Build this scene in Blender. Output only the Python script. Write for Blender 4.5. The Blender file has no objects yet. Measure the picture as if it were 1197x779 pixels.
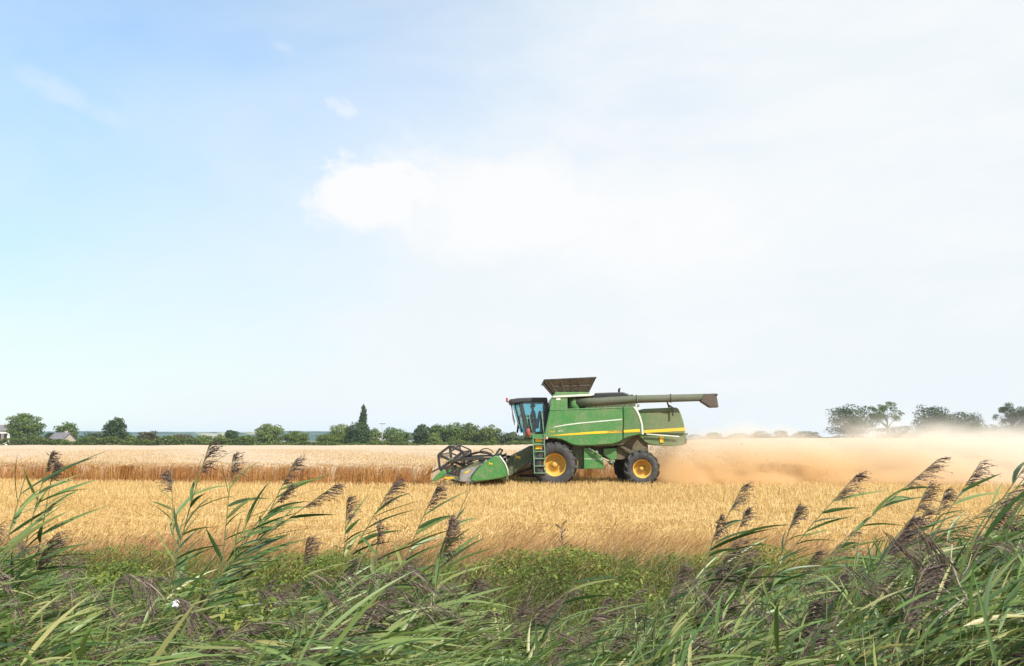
import bpy, bmesh, math, random
import numpy as np
from mathutils import Vector, Matrix

R = math.radians
C = bpy.context.scene.collection
rng = np.random.RandomState(7)
random.seed(7)

# ------------------------------------------------------------------ camera
CAM_H = 2.04
PITCH = R(7.68)
cam = bpy.data.cameras.new('camera')
cam.sensor_width = 36.0
cam.lens = 28.0
cam.clip_start = 0.05
cam.clip_end = 12000
cam_o = bpy.data.objects.new('camera', cam)
C.objects.link(cam_o)
cam_o.location = (0, 0, CAM_H)
cam_o.rotation_euler = (R(90) + PITCH, 0, 0)
sc = bpy.context.scene
sc.camera = cam_o

# ------------------------------------------------------------------ light
SUN_TO = Vector((0.50, -0.62, 0.80)).normalized()      # direction towards the sun
SUN_EL = math.asin(SUN_TO.z)
SUN_AZ = math.atan2(SUN_TO.x, SUN_TO.y)                # from +Y clockwise
sun = bpy.data.lights.new('sun', 'SUN')
sun.energy = 4.8
sun.angle = R(0.55)
sun.color = (1.0, 0.95, 0.87)
sun_o = bpy.data.objects.new('sun', sun)
C.objects.link(sun_o)
sun_o.rotation_euler = SUN_TO.to_track_quat('Z', 'Y').to_euler()

world = bpy.data.worlds.new('World')
sc.world = world
world.use_nodes = True
wn, wl = world.node_tree.nodes, world.node_tree.links
wn.clear()


class NT:
    """short-hand for building node trees"""
    def __init__(s, tree):
        s.t = tree

    def n(s, typ, **kw):
        nd = s.t.nodes.new(typ)
        for k, v in kw.items():
            setattr(nd, k, v)
        return nd

    def put(s, sock, v):
        if isinstance(v, bpy.types.NodeSocket):
            s.t.links.new(v, sock)
        elif v is not None:
            if hasattr(sock.default_value, '__len__') and not hasattr(v, '__len__'):
                v = (v,) * len(sock.default_value)
            elif hasattr(sock.default_value, '__len__') and len(sock.default_value) == 4 and len(v) == 3:
                v = tuple(v) + (1,)
            sock.default_value = v

    def math(s, op, a, b=None, c=None, clamp=False):
        nd = s.n('ShaderNodeMath', operation=op, use_clamp=clamp)
        for i, v in enumerate((a, b, c)):
            if v is not None:
                s.put(nd.inputs[i], v)
        return nd.outputs[0]

    def mix(s, f, a, b, blend='MIX'):
        nd = s.n('ShaderNodeMix', data_type='RGBA', blend_type=blend)
        s.put(nd.inputs['Factor'], f)
        s.put(nd.inputs[6], a)
        s.put(nd.inputs[7], b)
        return nd.outputs[2]

    def maprange(s, v, a, b, c=0.0, d=1.0, smooth=True):
        nd = s.n('ShaderNodeMapRange', interpolation_type='SMOOTHSTEP' if smooth else 'LINEAR')
        nd.clamp = True
        for i, x in enumerate((v, a, b, c, d)):
            s.put(nd.inputs[i], x)
        return nd.outputs[0]

    def noise(s, vec, scale, detail=4, rough=0.55, dist=0.0):
        nd = s.n('ShaderNodeTexNoise')
        s.put(nd.inputs['Vector'], vec)
        nd.inputs['Scale'].default_value = scale
        nd.inputs['Detail'].default_value = detail
        nd.inputs['Roughness'].default_value = rough
        nd.inputs['Distortion'].default_value = dist
        return nd.outputs[0]

    def mapping(s, vec, loc=(0, 0, 0), scale=(1, 1, 1), rot=(0, 0, 0)):
        nd = s.n('ShaderNodeMapping')
        s.put(nd.inputs['Vector'], vec)
        nd.inputs['Location'].default_value = loc
        nd.inputs['Rotation'].default_value = rot
        nd.inputs['Scale'].default_value = scale
        return nd.outputs[0]

    def xyz(s, vec):
        nd = s.n('ShaderNodeSeparateXYZ')
        s.put(nd.inputs[0], vec)
        return nd.outputs

    def comb(s, x, y, z):
        nd = s.n('ShaderNodeCombineXYZ')
        for i, v in enumerate((x, y, z)):
            s.put(nd.inputs[i], v)
        return nd.outputs[0]


w = NT(world.node_tree)
sky = w.n('ShaderNodeTexSky', sky_type='NISHITA')
sky.sun_disc = False
sky.sun_elevation = SUN_EL
sky.sun_rotation = SUN_AZ
sky.altitude = 20
sky.air_density = 1.0
sky.dust_density = 0.6
sky.ozone_density = 1.0
tc = w.n('ShaderNodeTexCoord')
dirv = tc.outputs['Generated']
dx, dy, dz = w.xyz(dirv)
az = w.math('ARCTAN2', dx, dy)
el = w.math('ARCSINE', dz)
ae = w.comb(az, el, 0.0)
# thin high veil: whiter low down and towards the right, torn by soft noise
soft = w.noise(w.mapping(ae, scale=(1.0, 2.0, 1), rot=(0, 0, R(-18))), 2.4, 6, 0.55, 0.4)
soft_c = w.math('SUBTRACT', soft, 0.5)
low = w.maprange(el, 0.55, -0.02)
# diagonal: blue only in the upper left
diag = w.math('ADD', az, w.math('MULTIPLY', el, -0.35))
right = w.maprange(diag, -0.75, 0.22)
veil = w.math('ADD', w.math('MULTIPLY', low, 0.52), w.math('MULTIPLY', right, 0.98))
veil = w.math('ADD', veil, w.math('MULTIPLY', soft_c, 1.0))
veil = w.math('ADD', veil, 0.05)
# keep some blue breathing through the veil near the horizon
veil = w.maprange(veil, 0.0, 1.05, 0.13, 0.97, smooth=False)


def blob(caz, cel, saz, sel, rot=0.0, nscale=9.0, amount=1.0, thr=0.5, soft_w=0.5):
    da = w.math('SUBTRACT', az, caz)
    de = w.math('SUBTRACT', el, cel)
    c_, s_ = math.cos(rot), math.sin(rot)
    a = w.math('ADD', w.math('MULTIPLY', da, c_ / saz), w.math('MULTIPLY', de, s_ / saz))
    b = w.math('ADD', w.math('MULTIPLY', da, -s_ / sel), w.math('MULTIPLY', de, c_ / sel))
    r2 = w.math('ADD', w.math('MULTIPLY', a, a), w.math('MULTIPLY', b, b))
    g = w.math('EXPONENT', w.math('MULTIPLY', r2, -1.0))
    nz = w.noise(w.mapping(ae, scale=(1, 1.35, 1), loc=(caz * 3, cel, 0)), nscale, 12, 0.66, 0.5)
    v = w.math('ADD', g, w.math('MULTIPLY', w.math('SUBTRACT', nz, 0.5), 1.1))
    v = w.math('MULTIPLY', v, w.maprange(g, 0.02, 0.3))
    return w.math('MULTIPLY', w.maprange(v, thr, thr + soft_w), amount)


puff = blob(-0.175, 0.302, 0.110, 0.058, 0.12, 14, 1.0, 0.42, 0.30)
puff2 = blob(-0.01, 0.290, 0.22, 0.095, -0.12, 10, 0.95, 0.36, 0.50)
puff3 = blob(0.20, 0.26, 0.28, 0.12, 0.05, 8, 0.9, 0.30, 0.75)
streak = w.noise(w.mapping(ae, scale=(1.0, 3.2, 1), rot=(0, 0, R(28))), 3.2, 12, 0.64, 0.25)
streak = w.math('MULTIPLY', w.maprange(streak, 0.36, 0.74), w.maprange(diag, -0.45, 0.15, 0.08, 0.75))
wisp = blob(-0.222, 0.402, 0.034, 0.015, -0.35, 44, 0.6, 0.45, 0.75)
wisp2 = blob(-0.535, 0.372, 0.09, 0.020, -0.30, 22, 0.35, 0.40, 0.9)
wisp3 = blob(-0.295, 0.46, 0.03, 0.010, -0.30, 34, 0.3, 0.40, 0.9)
clouds = puff
for q in (streak, puff2, puff3, wisp, wisp2, wisp3):
    clouds = w.math('MAXIMUM', clouds, q)
below = w.maprange(el, -0.02, 0.0)
sky_lit = w.mix(1.0, sky.outputs[0], (1.78, 2.06, 2.0), 'MULTIPLY')
damp = w.maprange(el, 0.05, 0.50, 0.56, 1.0)
sky_lit = w.mix(1.0, sky_lit, w.comb(damp, damp, damp), 'MULTIPLY')
col = w.mix(w.math('MULTIPLY', veil, below), sky_lit, (6.38, 6.75, 6.97))
col = w.mix(w.math('MULTIPLY', clouds, below), col, (7.0, 7.05, 7.1))
bg = w.n('ShaderNodeBackground')
w.put(bg.inputs[0], col)
bg.inputs[1].default_value = 0.1
out = w.n('ShaderNodeOutputWorld')
wl.new(bg.outputs[0], out.inputs[0])

sc.view_settings.view_transform = 'Standard'
sc.view_settings.look = 'None'
sc.view_settings.gamma = 1.0
sc.view_settings.use_curve_mapping = False
sc.view_settings.exposure = 0.48
sc.render.engine = 'CYCLES'
sc.cycles.use_denoising = True
sc.cycles.max_bounces = 6
sc.cycles.diffuse_bounces = 3
sc.cycles.transmission_bounces = 4
sc.cycles.transparent_max_bounces = 8
sc.cycles.volume_bounces = 3
sc.cycles.volume_step_rate = 1.0
sc.cycles.sample_clamp_indirect = 6.0


def at(px, py, D):
    """world point seen at photo pixel (1197 wide) at distance D along +Y"""
    u, v = (px - 598.5) / 931.0, (389.5 - py) / 931.0
    cp, sp = math.cos(PITCH), math.sin(PITCH)
    y = cp - v * sp
    z = sp + v * cp
    t = D / y
    return Vector((u * t, D, CAM_H + z * t))


# ------------------------------------------------------------------ materials
def mat_base(name):
    m = bpy.data.materials.new(name)
    m.use_nodes = True
    m.node_tree.nodes.clear()
    return m, NT(m.node_tree)


def finish(m, t, shader, vol=None, bump=None):
    o = t.n('ShaderNodeOutputMaterial')
    if shader is not None:
        t.t.links.new(shader, o.inputs['Surface'])
    if vol is not None:
        t.t.links.new(vol, o.inputs['Volume'])
    return m


def pbr(t, col, rough=0.6, metal=0.0, spec=0.4, normal=None, coat=0.0):
    p = t.n('ShaderNodeBsdfPrincipled')
    t.put(p.inputs['Base Color'], col)
    t.put(p.inputs['Roughness'], rough)
    p.inputs['Metallic'].default_value = metal
    p.inputs['Specular IOR Level'].default_value = spec
    p.inputs['Coat Weight'].default_value = coat
    if normal is not None:
        t.t.links.new(normal, p.inputs['Normal'])
    return p.outputs[0]


def bump(t, h, strength=0.3, dist=0.02):
    b = t.n('ShaderNodeBump')
    b.inputs['Strength'].default_value = strength
    b.inputs['Distance'].default_value = dist
    t.t.links.new(h, b.inputs['Height'])
    return b.outputs[0]


def plain(name, col, rough=0.6, metal=0.0, var=0.25, scale=4.0, col2=None, spec=0.4, bmp=0.0):
    m, t = mat_base(name)
    tc = t.n('ShaderNodeTexCoord').outputs['Object']
    nz = t.noise(tc, scale, 6, 0.6)
    c2 = col2 or tuple(c * (1 - var) for c in col)
    f = t.maprange(nz, 0.35, 0.68)
    c = t.mix(f, col, c2)
    nm = bump(t, nz, bmp, 0.02) if bmp else None
    return finish(m, t, pbr(t, c, rough, metal, spec, nm))


def island(name, cols, rough=0.55, trans=0.25, spec=0.3, patch=None, patch_scale=0.6, tcol=1.0, patch_map=(1, 1, 1)):
    """leafy material: every loose blade takes its own tint, patches drift slowly"""
    m, t = mat_base(name)
    geo = t.n('ShaderNodeNewGeometry')
    rnd = geo.outputs['Random Per Island']
    ramp = t.n('ShaderNodeValToRGB')
    el_ = ramp.color_ramp.elements
    while len(el_) < len(cols):
        el_.new(0.5)
    for i, c in enumerate(cols):
        el_[i].position = i / (len(cols) - 1)
        el_[i].color = tuple(c) + (1,)
    t.put(ramp.inputs[0], rnd)
    c = ramp.outputs[0]
    if patch is not None:
        nz = t.noise(t.mapping(geo.outputs['Position'], scale=patch_map), patch_scale, 4, 0.6)
        c = t.mix(t.maprange(nz, 0.42, 0.66, 0.0, 0.75), c, patch)
    p = pbr(t, c, rough, 0, spec)
    if trans > 0:
        tr = t.n('ShaderNodeBsdfTranslucent')
        t.put(tr.inputs[0], t.mix(1.0, c, (tcol * 1.15, tcol * 1.25, tcol * 0.7), 'MULTIPLY'))
        mx = t.n('ShaderNodeMixShader')
        mx.inputs[0].default_value = trans
        t.t.links.new(p, mx.inputs[1])
        t.t.links.new(tr.outputs[0], mx.inputs[2])
        p = mx.outputs[0]
    return finish(m, t, p)


# ------------------------------------------------------------------ object helpers
def tag(o, label=None, cat=None, group=None, kind=None):
    if label:
        o['label'] = label
    if cat:
        o['category'] = cat
    if group:
        o['group'] = group
    if kind:
        o['kind'] = kind
    return o


def empty(name, loc=(0, 0, 0), label=None, cat=None, group=None, rz=0.0, scale=1.0):
    o = bpy.data.objects.new(name, None)
    o.empty_display_size = 0.2
    C.objects.link(o)
    o.location = loc
    o.rotation_euler = (0, 0, rz)
    o.scale = (scale,) * 3
    return tag(o, label, cat, group)


def np_mesh(name, verts, faces, mats, parent=None, mat_idx=None, smooth=False):
    """verts (N,3); faces (M,3|4) array or list of arrays"""
    me = bpy.data.meshes.new(name)
    if not isinstance(faces, (list, tuple)):
        faces = [faces]
    verts = np.asarray(verts, dtype=np.float32)
    loops = np.concatenate([f.ravel() for f in faces]).astype(np.int32)
    sizes = np.concatenate([np.full(len(f), f.shape[1], np.int32) for f in faces])
    starts = np.concatenate([[0], np.cumsum(sizes)[:-1]]).astype(np.int32)
    me.vertices.add(len(verts))
    me.vertices.foreach_set('co', verts.ravel())
    me.loops.add(len(loops))
    me.loops.foreach_set('vertex_index', loops)
    me.polygons.add(len(sizes))
    me.polygons.foreach_set('loop_start', starts)
    me.polygons.foreach_set('loop_total', sizes)
    if smooth:
        me.polygons.foreach_set('use_smooth', np.ones(len(sizes), bool))
    for m in (mats if isinstance(mats, (list, tuple)) else [mats]):
        me.materials.append(m)
    if mat_idx is not None:
        me.polygons.foreach_set('material_index', np.asarray(mat_idx, np.int32))
    me.update(calc_edges=True)
    me.validate()
    o = bpy.data.objects.new(name, me)
    C.objects.link(o)
    if parent is not None:
        o.parent = parent
    return o


class MB:
    """collects shapes; build() links them as ONE mesh object"""
    def __init__(s):
        s.v, s.f, s.s = [], [], []

    def add(s, verts, faces, smooth=False):
        b = len(s.v)
        s.v += [tuple(p) for p in verts]
        s.f += [tuple(i + b for i in f) for f in faces]
        s.s += [smooth] * len(faces)
        return s

    def box(s, a, b):
        (x0, y0, z0), (x1, y1, z1) = a, b
        v = [(x0, y0, z0), (x1, y0, z0), (x1, y1, z0), (x0, y1, z0), (x0, y0, z1), (x1, y0, z1), (x1, y1, z1), (x0, y1, z1)]
        return s.add(v, [(3, 2, 1, 0), (4, 5, 6, 7), (0, 1, 5, 4), (1, 2, 6, 5), (2, 3, 7, 6), (3, 0, 4, 7)])

    def prism(s, poly, y0, y1, smooth=False):
        """poly of (x, z), extruded along y"""
        n = len(poly)
        ar = sum(poly[i][0] * poly[(i + 1) % n][1] - poly[(i + 1) % n][0] * poly[i][1] for i in range(n))
        if ar < 0:
            poly = poly[::-1]
        v = [(x, y0, z) for x, z in poly] + [(x, y1, z) for x, z in poly]
        f = [tuple(range(n)), tuple(range(2 * n - 1, n - 1, -1))]
        s.add(v, f)
        sides = [(i, i + n, (i + 1) % n + n, (i + 1) % n) for i in range(n)]
        b = len(s.v) - 2 * n
        s.f += [tuple(i + b for i in f) for f in sides]
        s.s += [smooth] * n
        return s

    def tube(s, path, rad, n=8, cap=True, smooth=True):
        path = [Vector(p) for p in path]
        if not hasattr(rad, '__len__'):
            rad = [rad] * len(path)
        v, f = [], []
        prev = None
        for i, p in enumerate(path):
            d = (path[min(i + 1, len(path) - 1)] - path[max(i - 1, 0)]).normalized()
            a = prev if prev is not None else (Vector((0, 0, 1)) if abs(d.z) < 0.9 else Vector((1, 0, 0)))
            a = (a - d * a.dot(d)).normalized()
            prev = a
            b = d.cross(a)
            for k in range(n):
                t = 2 * math.pi * k / n
                v.append(p + (a * math.cos(t) + b * math.sin(t)) * rad[i])
        for i in range(len(path) - 1):
            for k in range(n):
                f.append((i * n + k, i * n + (k + 1) % n, (i + 1) * n + (k + 1) % n, (i + 1) * n + k))
        s.add(v, f, smooth)
        if cap:
            b = len(s.v) - len(v)
            s.f += [tuple(b + k for k in range(n - 1, -1, -1)), tuple(b + (len(path) - 1) * n + k for k in range(n))]
            s.s += [False, False]
        return s

    def bar(s, p, q, w_, h_):
        """rectangular bar from p to q"""
        p, q = Vector(p), Vector(q)
        d = (q - p).normalized()
        a = Vector((0, 1, 0)) if abs(d.y) < 0.9 else Vector((1, 0, 0))
        a = (a - d * a.dot(d)).normalized()
        b = d.cross(a)
        v = []
        for e in (p, q):
            for sa, sb in ((-1, -1), (1, -1), (1, 1), (-1, 1)):
                v.append(e + a * sa * w_ / 2 + b * sb * h_ / 2)
        return s.add(v, [(3, 2, 1, 0), (4, 5, 6, 7), (0, 1, 5, 4), (1, 2, 6, 5), (2, 3, 7, 6), (3, 0, 4, 7)])

    def lathe(s, prof, n=40, c=(0, 0, 0), smooth=True):
        """prof of (r, y): revolved about the y axis through c"""
        v, f = [], []
        for r, y in prof:
            for k in range(n):
                t = 2 * math.pi * k / n
                v.append((c[0] + r * math.cos(t), c[1] + y, c[2] + r * math.sin(t)))
        for i in range(len(prof) - 1):
            for k in range(n):
                f.append((i * n + k, (i + 1) * n + k, (i + 1) * n + (k + 1) % n, i * n + (k + 1) % n))
        return s.add(v, f, smooth)

    def build(s, name, m, parent=None, bevel=0.0, seg=2):
        me = bpy.data.meshes.new(name)
        me.from_pydata(s.v, [], s.f)
        me.polygons.foreach_set('use_smooth', s.s)
        for mm in (m if isinstance(m, (list, tuple)) else [m]):
            me.materials.append(mm)
        me.validate()
        bm = bmesh.new()
        bm.from_mesh(me)
        bmesh.ops.recalc_face_normals(bm, faces=bm.faces)
        bm.to_mesh(me)
        bm.free()
        o = bpy.data.objects.new(name, me)
        C.objects.link(o)
        if parent is not None:
            o.parent = parent
        if bevel:
            b = o.modifiers.new('bevel', 'BEVEL')
            b.width = bevel
            b.segments = seg
            b.limit_method = 'ANGLE'
            b.angle_limit = R(35)
        return o


def nrm(a):
    return a / np.maximum(np.linalg.norm(a, axis=-1, keepdims=True), 1e-9)


def ribbons(P, d0, bend, L, W, segs=4, side=None, fold=0.0, prof='leaf', base=0):
    """vectorised curved blades.  P,d0,bend (N,3); L,W (N,).  Returns verts, quads."""
    P, d0, bend = (np.asarray(a, float) for a in (P, d0, bend))
    N = len(P)
    s = np.linspace(0, 1, segs + 1)
    if side is None:
        side = np.cross(d0, np.array([0, 0, 1.0]) + rng.normal(0, .35, (N, 3)))
    side = nrm(side)
    if prof == 'leaf':
        wp = np.minimum(1, s / 0.22 * 0.6 + 0.4) * (1 - s ** 2.4)
    elif prof == 'grass':
        wp = 1 - s ** 1.5 * 0.9
    elif prof == 'strand':
        wp = 0.35 + 0.65 * np.sin(np.pi * np.clip(s * 0.9 + 0.08, 0, 1))
    else:
        wp = np.ones_like(s)
    wp = np.maximum(wp, 0.02)
    c = P[:, None] + d0[:, None] * (L[:, None] * s)[..., None] + bend[:, None] * (L[:, None] * s ** 2)[..., None]
    off = side[:, None] * (W[:, None] * wp / 2)[..., None]
    if fold:
        tang = d0[:, None] + 2 * bend[:, None] * s[None, :, None]
        nn = nrm(np.cross(side[:, None] + 0 * tang, tang))
        nn = nn * np.sign(nn[..., 2:3] + 1e-6)
        up = nn * (W[:, None] * wp * fold)[..., None]
        rows = np.stack([c - off + up, c, c + off + up], 2)      # N, S+1, 3, 3
        k = 3
    else:
        rows = np.stack([c - off, c + off], 2)
        k = 2
    verts = rows.reshape(-1, 3)
    idx = np.arange(N)[:, None, None] * ((segs + 1) * k) + np.arange(segs)[None, :, None] * k + np.arange(k - 1)[None, None, :]
    quads = np.stack([idx, idx + 1, idx + 1 + k, idx + k], -1).reshape(-1, 4) + base
    return verts, quads


class Bag:
    """gathers vectorised pieces with material slots"""
    def __init__(s):
        s.v, s.q, s.m, s.n = [], [], [], 0

    def add(s, vq, mat=0):
        v, q = vq
        s.v.append(v)
        s.q.append(q + s.n)
        s.m.append(np.full(len(q), mat))
        s.n += len(v)

    def build(s, name, mats, parent=None, smooth=False):
        return np_mesh(name, np.concatenate(s.v), np.concatenate(s.q), mats, parent, np.concatenate(s.m), smooth)


def sstep(x):
    x = np.clip(x, 0, 1)
    return x * x * (3 - 2 * x)


def zg(x, y):
    """terrain height"""
    x, y = np.asarray(x, float), np.asarray(y, float)
    z = np.interp(y, [-10, 1.0, 2.8, 6.3, 9.3, 11.5, 14.5, 5000], [.4, .4, -.45, -.55, -.12, .08, 0, 0])
    z = z + 0.05 * np.sin(x * 1.7 + y * .9) * np.cos(x * .6 - y * 1.3) * sstep((13 - y) / 3)
    z = z + 1.9 * sstep((x + 10) / 80) * sstep((y - 70) / 150)
    return z

# ------------------------------------------------------------------ the setting
CROP_FAR = 196.0
CROP_H = 1.0


def crop_edge(x):
    """distance of the near face of the standing crop"""
    x = np.asarray(x, float)
    e = np.where(x < -3.62, 34.9 + (-3.62 - x) * 0.21, 41.6)
    e = np.where(x < -34, 41.3, e)
    return e + 0.10 * np.sin(x * 2.3) + 0.06 * np.sin(x * 7.1)


def ground_material():
    m, t = mat_base('field_ground')
    g = t.n('ShaderNodeNewGeometry')
    pos = g.outputs['Position']
    px, py, pz = t.xyz(pos)
    nz = t.noise(pos, 0.5, 5)
    fine = t.noise(pos, 9.0, 6, 0.7)
    rows = t.noise(t.mapping(pos, scale=(0.10, 1.6, 1)), 2.0, 4, 0.6)
    straw = t.mix(t.maprange(fine, 0.3, 0.7), (0.50, 0.33, 0.14), (0.34, 0.205, 0.075))
    straw = t.mix(t.maprange(rows, 0.4, 0.7), straw, (0.56, 0.38, 0.16))
    bank = t.mix(t.maprange(fine, 0.35, 0.65), (0.06, 0.065, 0.022), (0.12, 0.095, 0.045))
    yj = t.math('ADD', py, t.math('MULTIPLY', nz, 3.0))
    c = t.mix(t.maprange(yj, 13.4, 15.2), bank, straw)
    grass = t.mix(t.maprange(t.noise(pos, 0.02, 5), 0.4, 0.6), (0.11, 0.13, 0.045), (0.30, 0.24, 0.11))
    c = t.mix(t.maprange(py, CROP_FAR - 2, CROP_FAR + 1), c, grass)
    return finish(m, t, pbr(t, c, 0.9, 0, 0.1, bump(t, fine, 0.5, 0.04)))


ys = np.concatenate([np.arange(-8, 16, 0.35), 16 * (5000 / 16) ** np.linspace(0, 1, 90)])
xs_h = np.concatenate([np.arange(0, 16, 0.4), 16 * (5000 / 16) ** np.linspace(0, 1, 60)])
xs = np.concatenate([-xs_h[:0:-1], xs_h])
GX, GY = np.meshgrid(xs, ys)
GZ = zg(GX, GY)
nx, ny = len(xs), len(ys)
ii = (np.arange(ny - 1)[:, None] * nx + np.arange(nx - 1)[None]).ravel()
tag(np_mesh('ground', np.stack([GX, GY, GZ], -1).reshape(-1, 3), np.stack([ii, ii + 1, ii + 1 + nx, ii + nx], -1),
            ground_material(), smooth=True), kind='structure')


# distant hills
def hills():
    m, t = mat_base('hill_fields')
    pos = t.n('ShaderNodeNewGeometry').outputs['Position']
    vor = t.n('ShaderNodeTexVoronoi', feature='F1')
    t.put(vor.inputs['Vector'], t.mapping(pos, scale=(0.006, 0.003, 0.02)))
    vor.inputs['Scale'].default_value = 1.0
    rr = t.n('ShaderNodeValToRGB')
    for p_, c_ in ((0.0, (.035, .07, .045, 1)), (0.45, (.06, .10, .055, 1)), (0.78, (.30, .28, .19, 1))):
        e_ = rr.color_ramp.elements.new(p_)
        e_.color = c_
    rr.color_ramp.elements.remove(rr.color_ramp.elements[0])
    rr.color_ramp.interpolation = 'CONSTANT'
    t.put(rr.inputs[0], t.xyz(vor.outputs['Color'])[0])
    woods = t.maprange(t.noise(t.mapping(pos, scale=(0.012, 0.006, 0.1)), 1.0, 5, 0.65), 0.5, 0.56)
    finish(m, t, pbr(t, t.mix(woods, rr.outputs[0], (.03, .055, .03)), 1.0, 0, 0.0))
    hx = np.linspace(-3400, 3400, 420)
    prof = np.interp(hx, [-3400, -1900, -1500, -1250, -900, -500, -200, 0, 400, 3400],
                     [20, 30, 34, 38, 38, 36, 31, 21, 13, 10])
    prof = prof * .80 + 1.6 * np.sin(hx / 130.) + 1.2 * np.sin(hx / 57. + 1) + 0.8 * rng.normal(0, 1, len(hx))
    rows_ = []
    for d_, f_ in ((2050, -0.2), (2150, 0.18), (2300, 0.6), (2450, 0.93), (2600, 1.0), (2800, 0.8), (3100, -0.2)):
        rows_.append(np.stack([hx, np.full_like(hx, d_), prof * f_], -1))
    v = np.concatenate(rows_)
    n = len(hx)
    i2 = (np.arange(6)[:, None] * n + np.arange(n - 1)[None]).ravel()
    tag(np_mesh('hills', v, np.stack([i2, i2 + 1, i2 + 1 + n, i2 + n], -1), m, smooth=True), kind='structure')


hills()

# ------------------------------------------------------------------ stubble, verge and crop
M_stubble = island('cut_straw', [(0.36, .220, .080), (0.54, .375, .155), (.645, .467, .213), (.69, .54, .28)], 0.65, 0.15, 0.25,
                   patch=(0.47, 0.305, 0.115), patch_scale=0.5, patch_map=(.22, 1, 1))
M_drygrass = island('dry_grass', [(0.30, .15, .07), (0.42, .25, .11), (.52, .34, .16), (.34, .26, .09)], 0.65, 0.25, 0.2,
                    patch=(0.33, 0.17, 0.09), patch_scale=0.5)
M_vergegreen = island('verge_green', [(0.07, .11, .02), (0.12, .16, .035), (.20, .19, .05), (.26, .20, .07)], 0.6, 0.3, 0.25)
M_stem = island('ripe_straw', [(0.38, .17, .048), (0.50, .245, .072), (.58, .31, .10), (.61, .38, .15)], 0.6, 0.2, 0.3,
                patch=(0.42, 0.18, 0.055), patch_scale=0.6)
M_ear = island('ripe_ears', [(0.44, .29, .155), (0.52, .37, .215), (.58, .43, .27)], 0.7, 0.15, 0.2)


def stubble():
    bag = Bag()
    # standing stalks in drill rows
    N = 150000
    y = 13.2 + 29.5 * rng.rand(N) ** 0.85
    x = (rng.rand(N) - 0.5) * (y * 1.5 + 10)
    y = np.round(y / 0.16) * 0.16 + rng.normal(0, .035, N)
    ok = (y < crop_edge(x) + 0.5) & ~((y < 15.5) & (rng.rand(N) < .6))
    x, y = x[ok], y[ok]
    n = len(x)
    P = np.stack([x, y, zg(x, y)], -1)
    d = nrm(np.stack([rng.normal(0, .22, n), rng.normal(0, .22, n), np.ones(n)], -1))
    sd = np.stack([np.ones(n), rng.normal(0, .5, n), np.zeros(n)], -1)
    bag.add(ribbons(P, d, np.zeros((n, 3)), rng.uniform(.07, .17, n) * np.interp(y, [22, 31], [1, 1.75]), rng.uniform(.008, .016, n), 1, sd, prof='flat'), 0)
    # loose straw and chaff lying on top
    N = 130000
    y = 13.0 + 29 * rng.rand(N) ** 0.85
    x = (rng.rand(N) - 0.5) * (y * 1.5 + 10)
    P = np.stack([x, y, zg(x, y) + rng.uniform(.02, .12, N)], -1)
    d = nrm(np.stack([rng.normal(0, 1, N), rng.normal(0, .8, N), rng.normal(0, .22, N)], -1))
    bag.add(ribbons(P, d, rng.normal(0, .1, (N, 3)), rng.uniform(.10, .34, N), rng.uniform(.007, .013, N), 1, prof='flat'), 0)
    tag(bag.build('stubble', [M_stubble]), 'short golden stubble and loose straw covering the cut part of the field', 'stubble', kind='stuff')


stubble()


def verge():
    bag = Bag()
    N = 76000
    y = 10.6 + 6.6 * rng.rand(N)
    x = (rng.rand(N) - 0.5) * (y * 1.5 + 8)
    # grass thins out towards the stubble, in tufts
    tuft = np.sin(x * 1.9 + 2 * np.sin(y * 1.3)) * np.sin(y * 2.1 + x * .5)
    lim = 14.6 + 0.8 * np.sin(x * .8) + 0.7 * np.sin(x * 2.7 + 1) + 0.6 * rng.normal(0, 1, N)
    ok = (y < lim) | ((y < lim + 1.6) & (tuft > .35))
    x, y, tuft = x[ok], y[ok], tuft[ok]
    n = len(x)
    P = np.stack([x, y, zg(x, y)], -1)
    lean = rng.normal(.22, .22, n)
    d = nrm(np.stack([lean, rng.normal(0, .2, n), np.ones(n)], -1))
    L = rng.uniform(.22, .52, n) * (1 + .18 * tuft) * np.where(y < 12, .8, 1)
    bd = np.stack([rng.uniform(.1, .5, n), rng.normal(0, .15, n), -rng.uniform(0, .35, n)], -1)
    sd = np.stack([np.ones(n), rng.normal(0, .6, n), np.zeros(n)], -1)
    v, q = ribbons(P, d, bd, L, rng.uniform(.004, .008, n), 3, sd, prof='grass')
    green = (y + rng.normal(0, .8, n) < 11.9 + .5 * np.sin(x * .9))
    bag.v.append(v)
    bag.q.append(q)
    bag.m.append(np.repeat(green.astype(int), 3))
    bag.n += len(v)
    # seed heads
    k = rng.rand(n) < .22
    top = P[k] + d[k] * L[k][:, None] + bd[k] * L[k][:, None]
    dd = nrm(d[k] + 2 * bd[k])
    bag.add(ribbons(top - dd * .06, dd, np.zeros((k.sum(), 3)), rng.uniform(.10, .18, k.sum()), rng.uniform(.012, .022, k.sum()), 2,
                    sd[k], prof='strand'), 0)
    tag(bag.build('verge_grass', [M_drygrass, M_vergegreen]), 'dry reddish grass with seed heads along the edge of the stubble', 'dry grass', kind='stuff')


verge()


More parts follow.
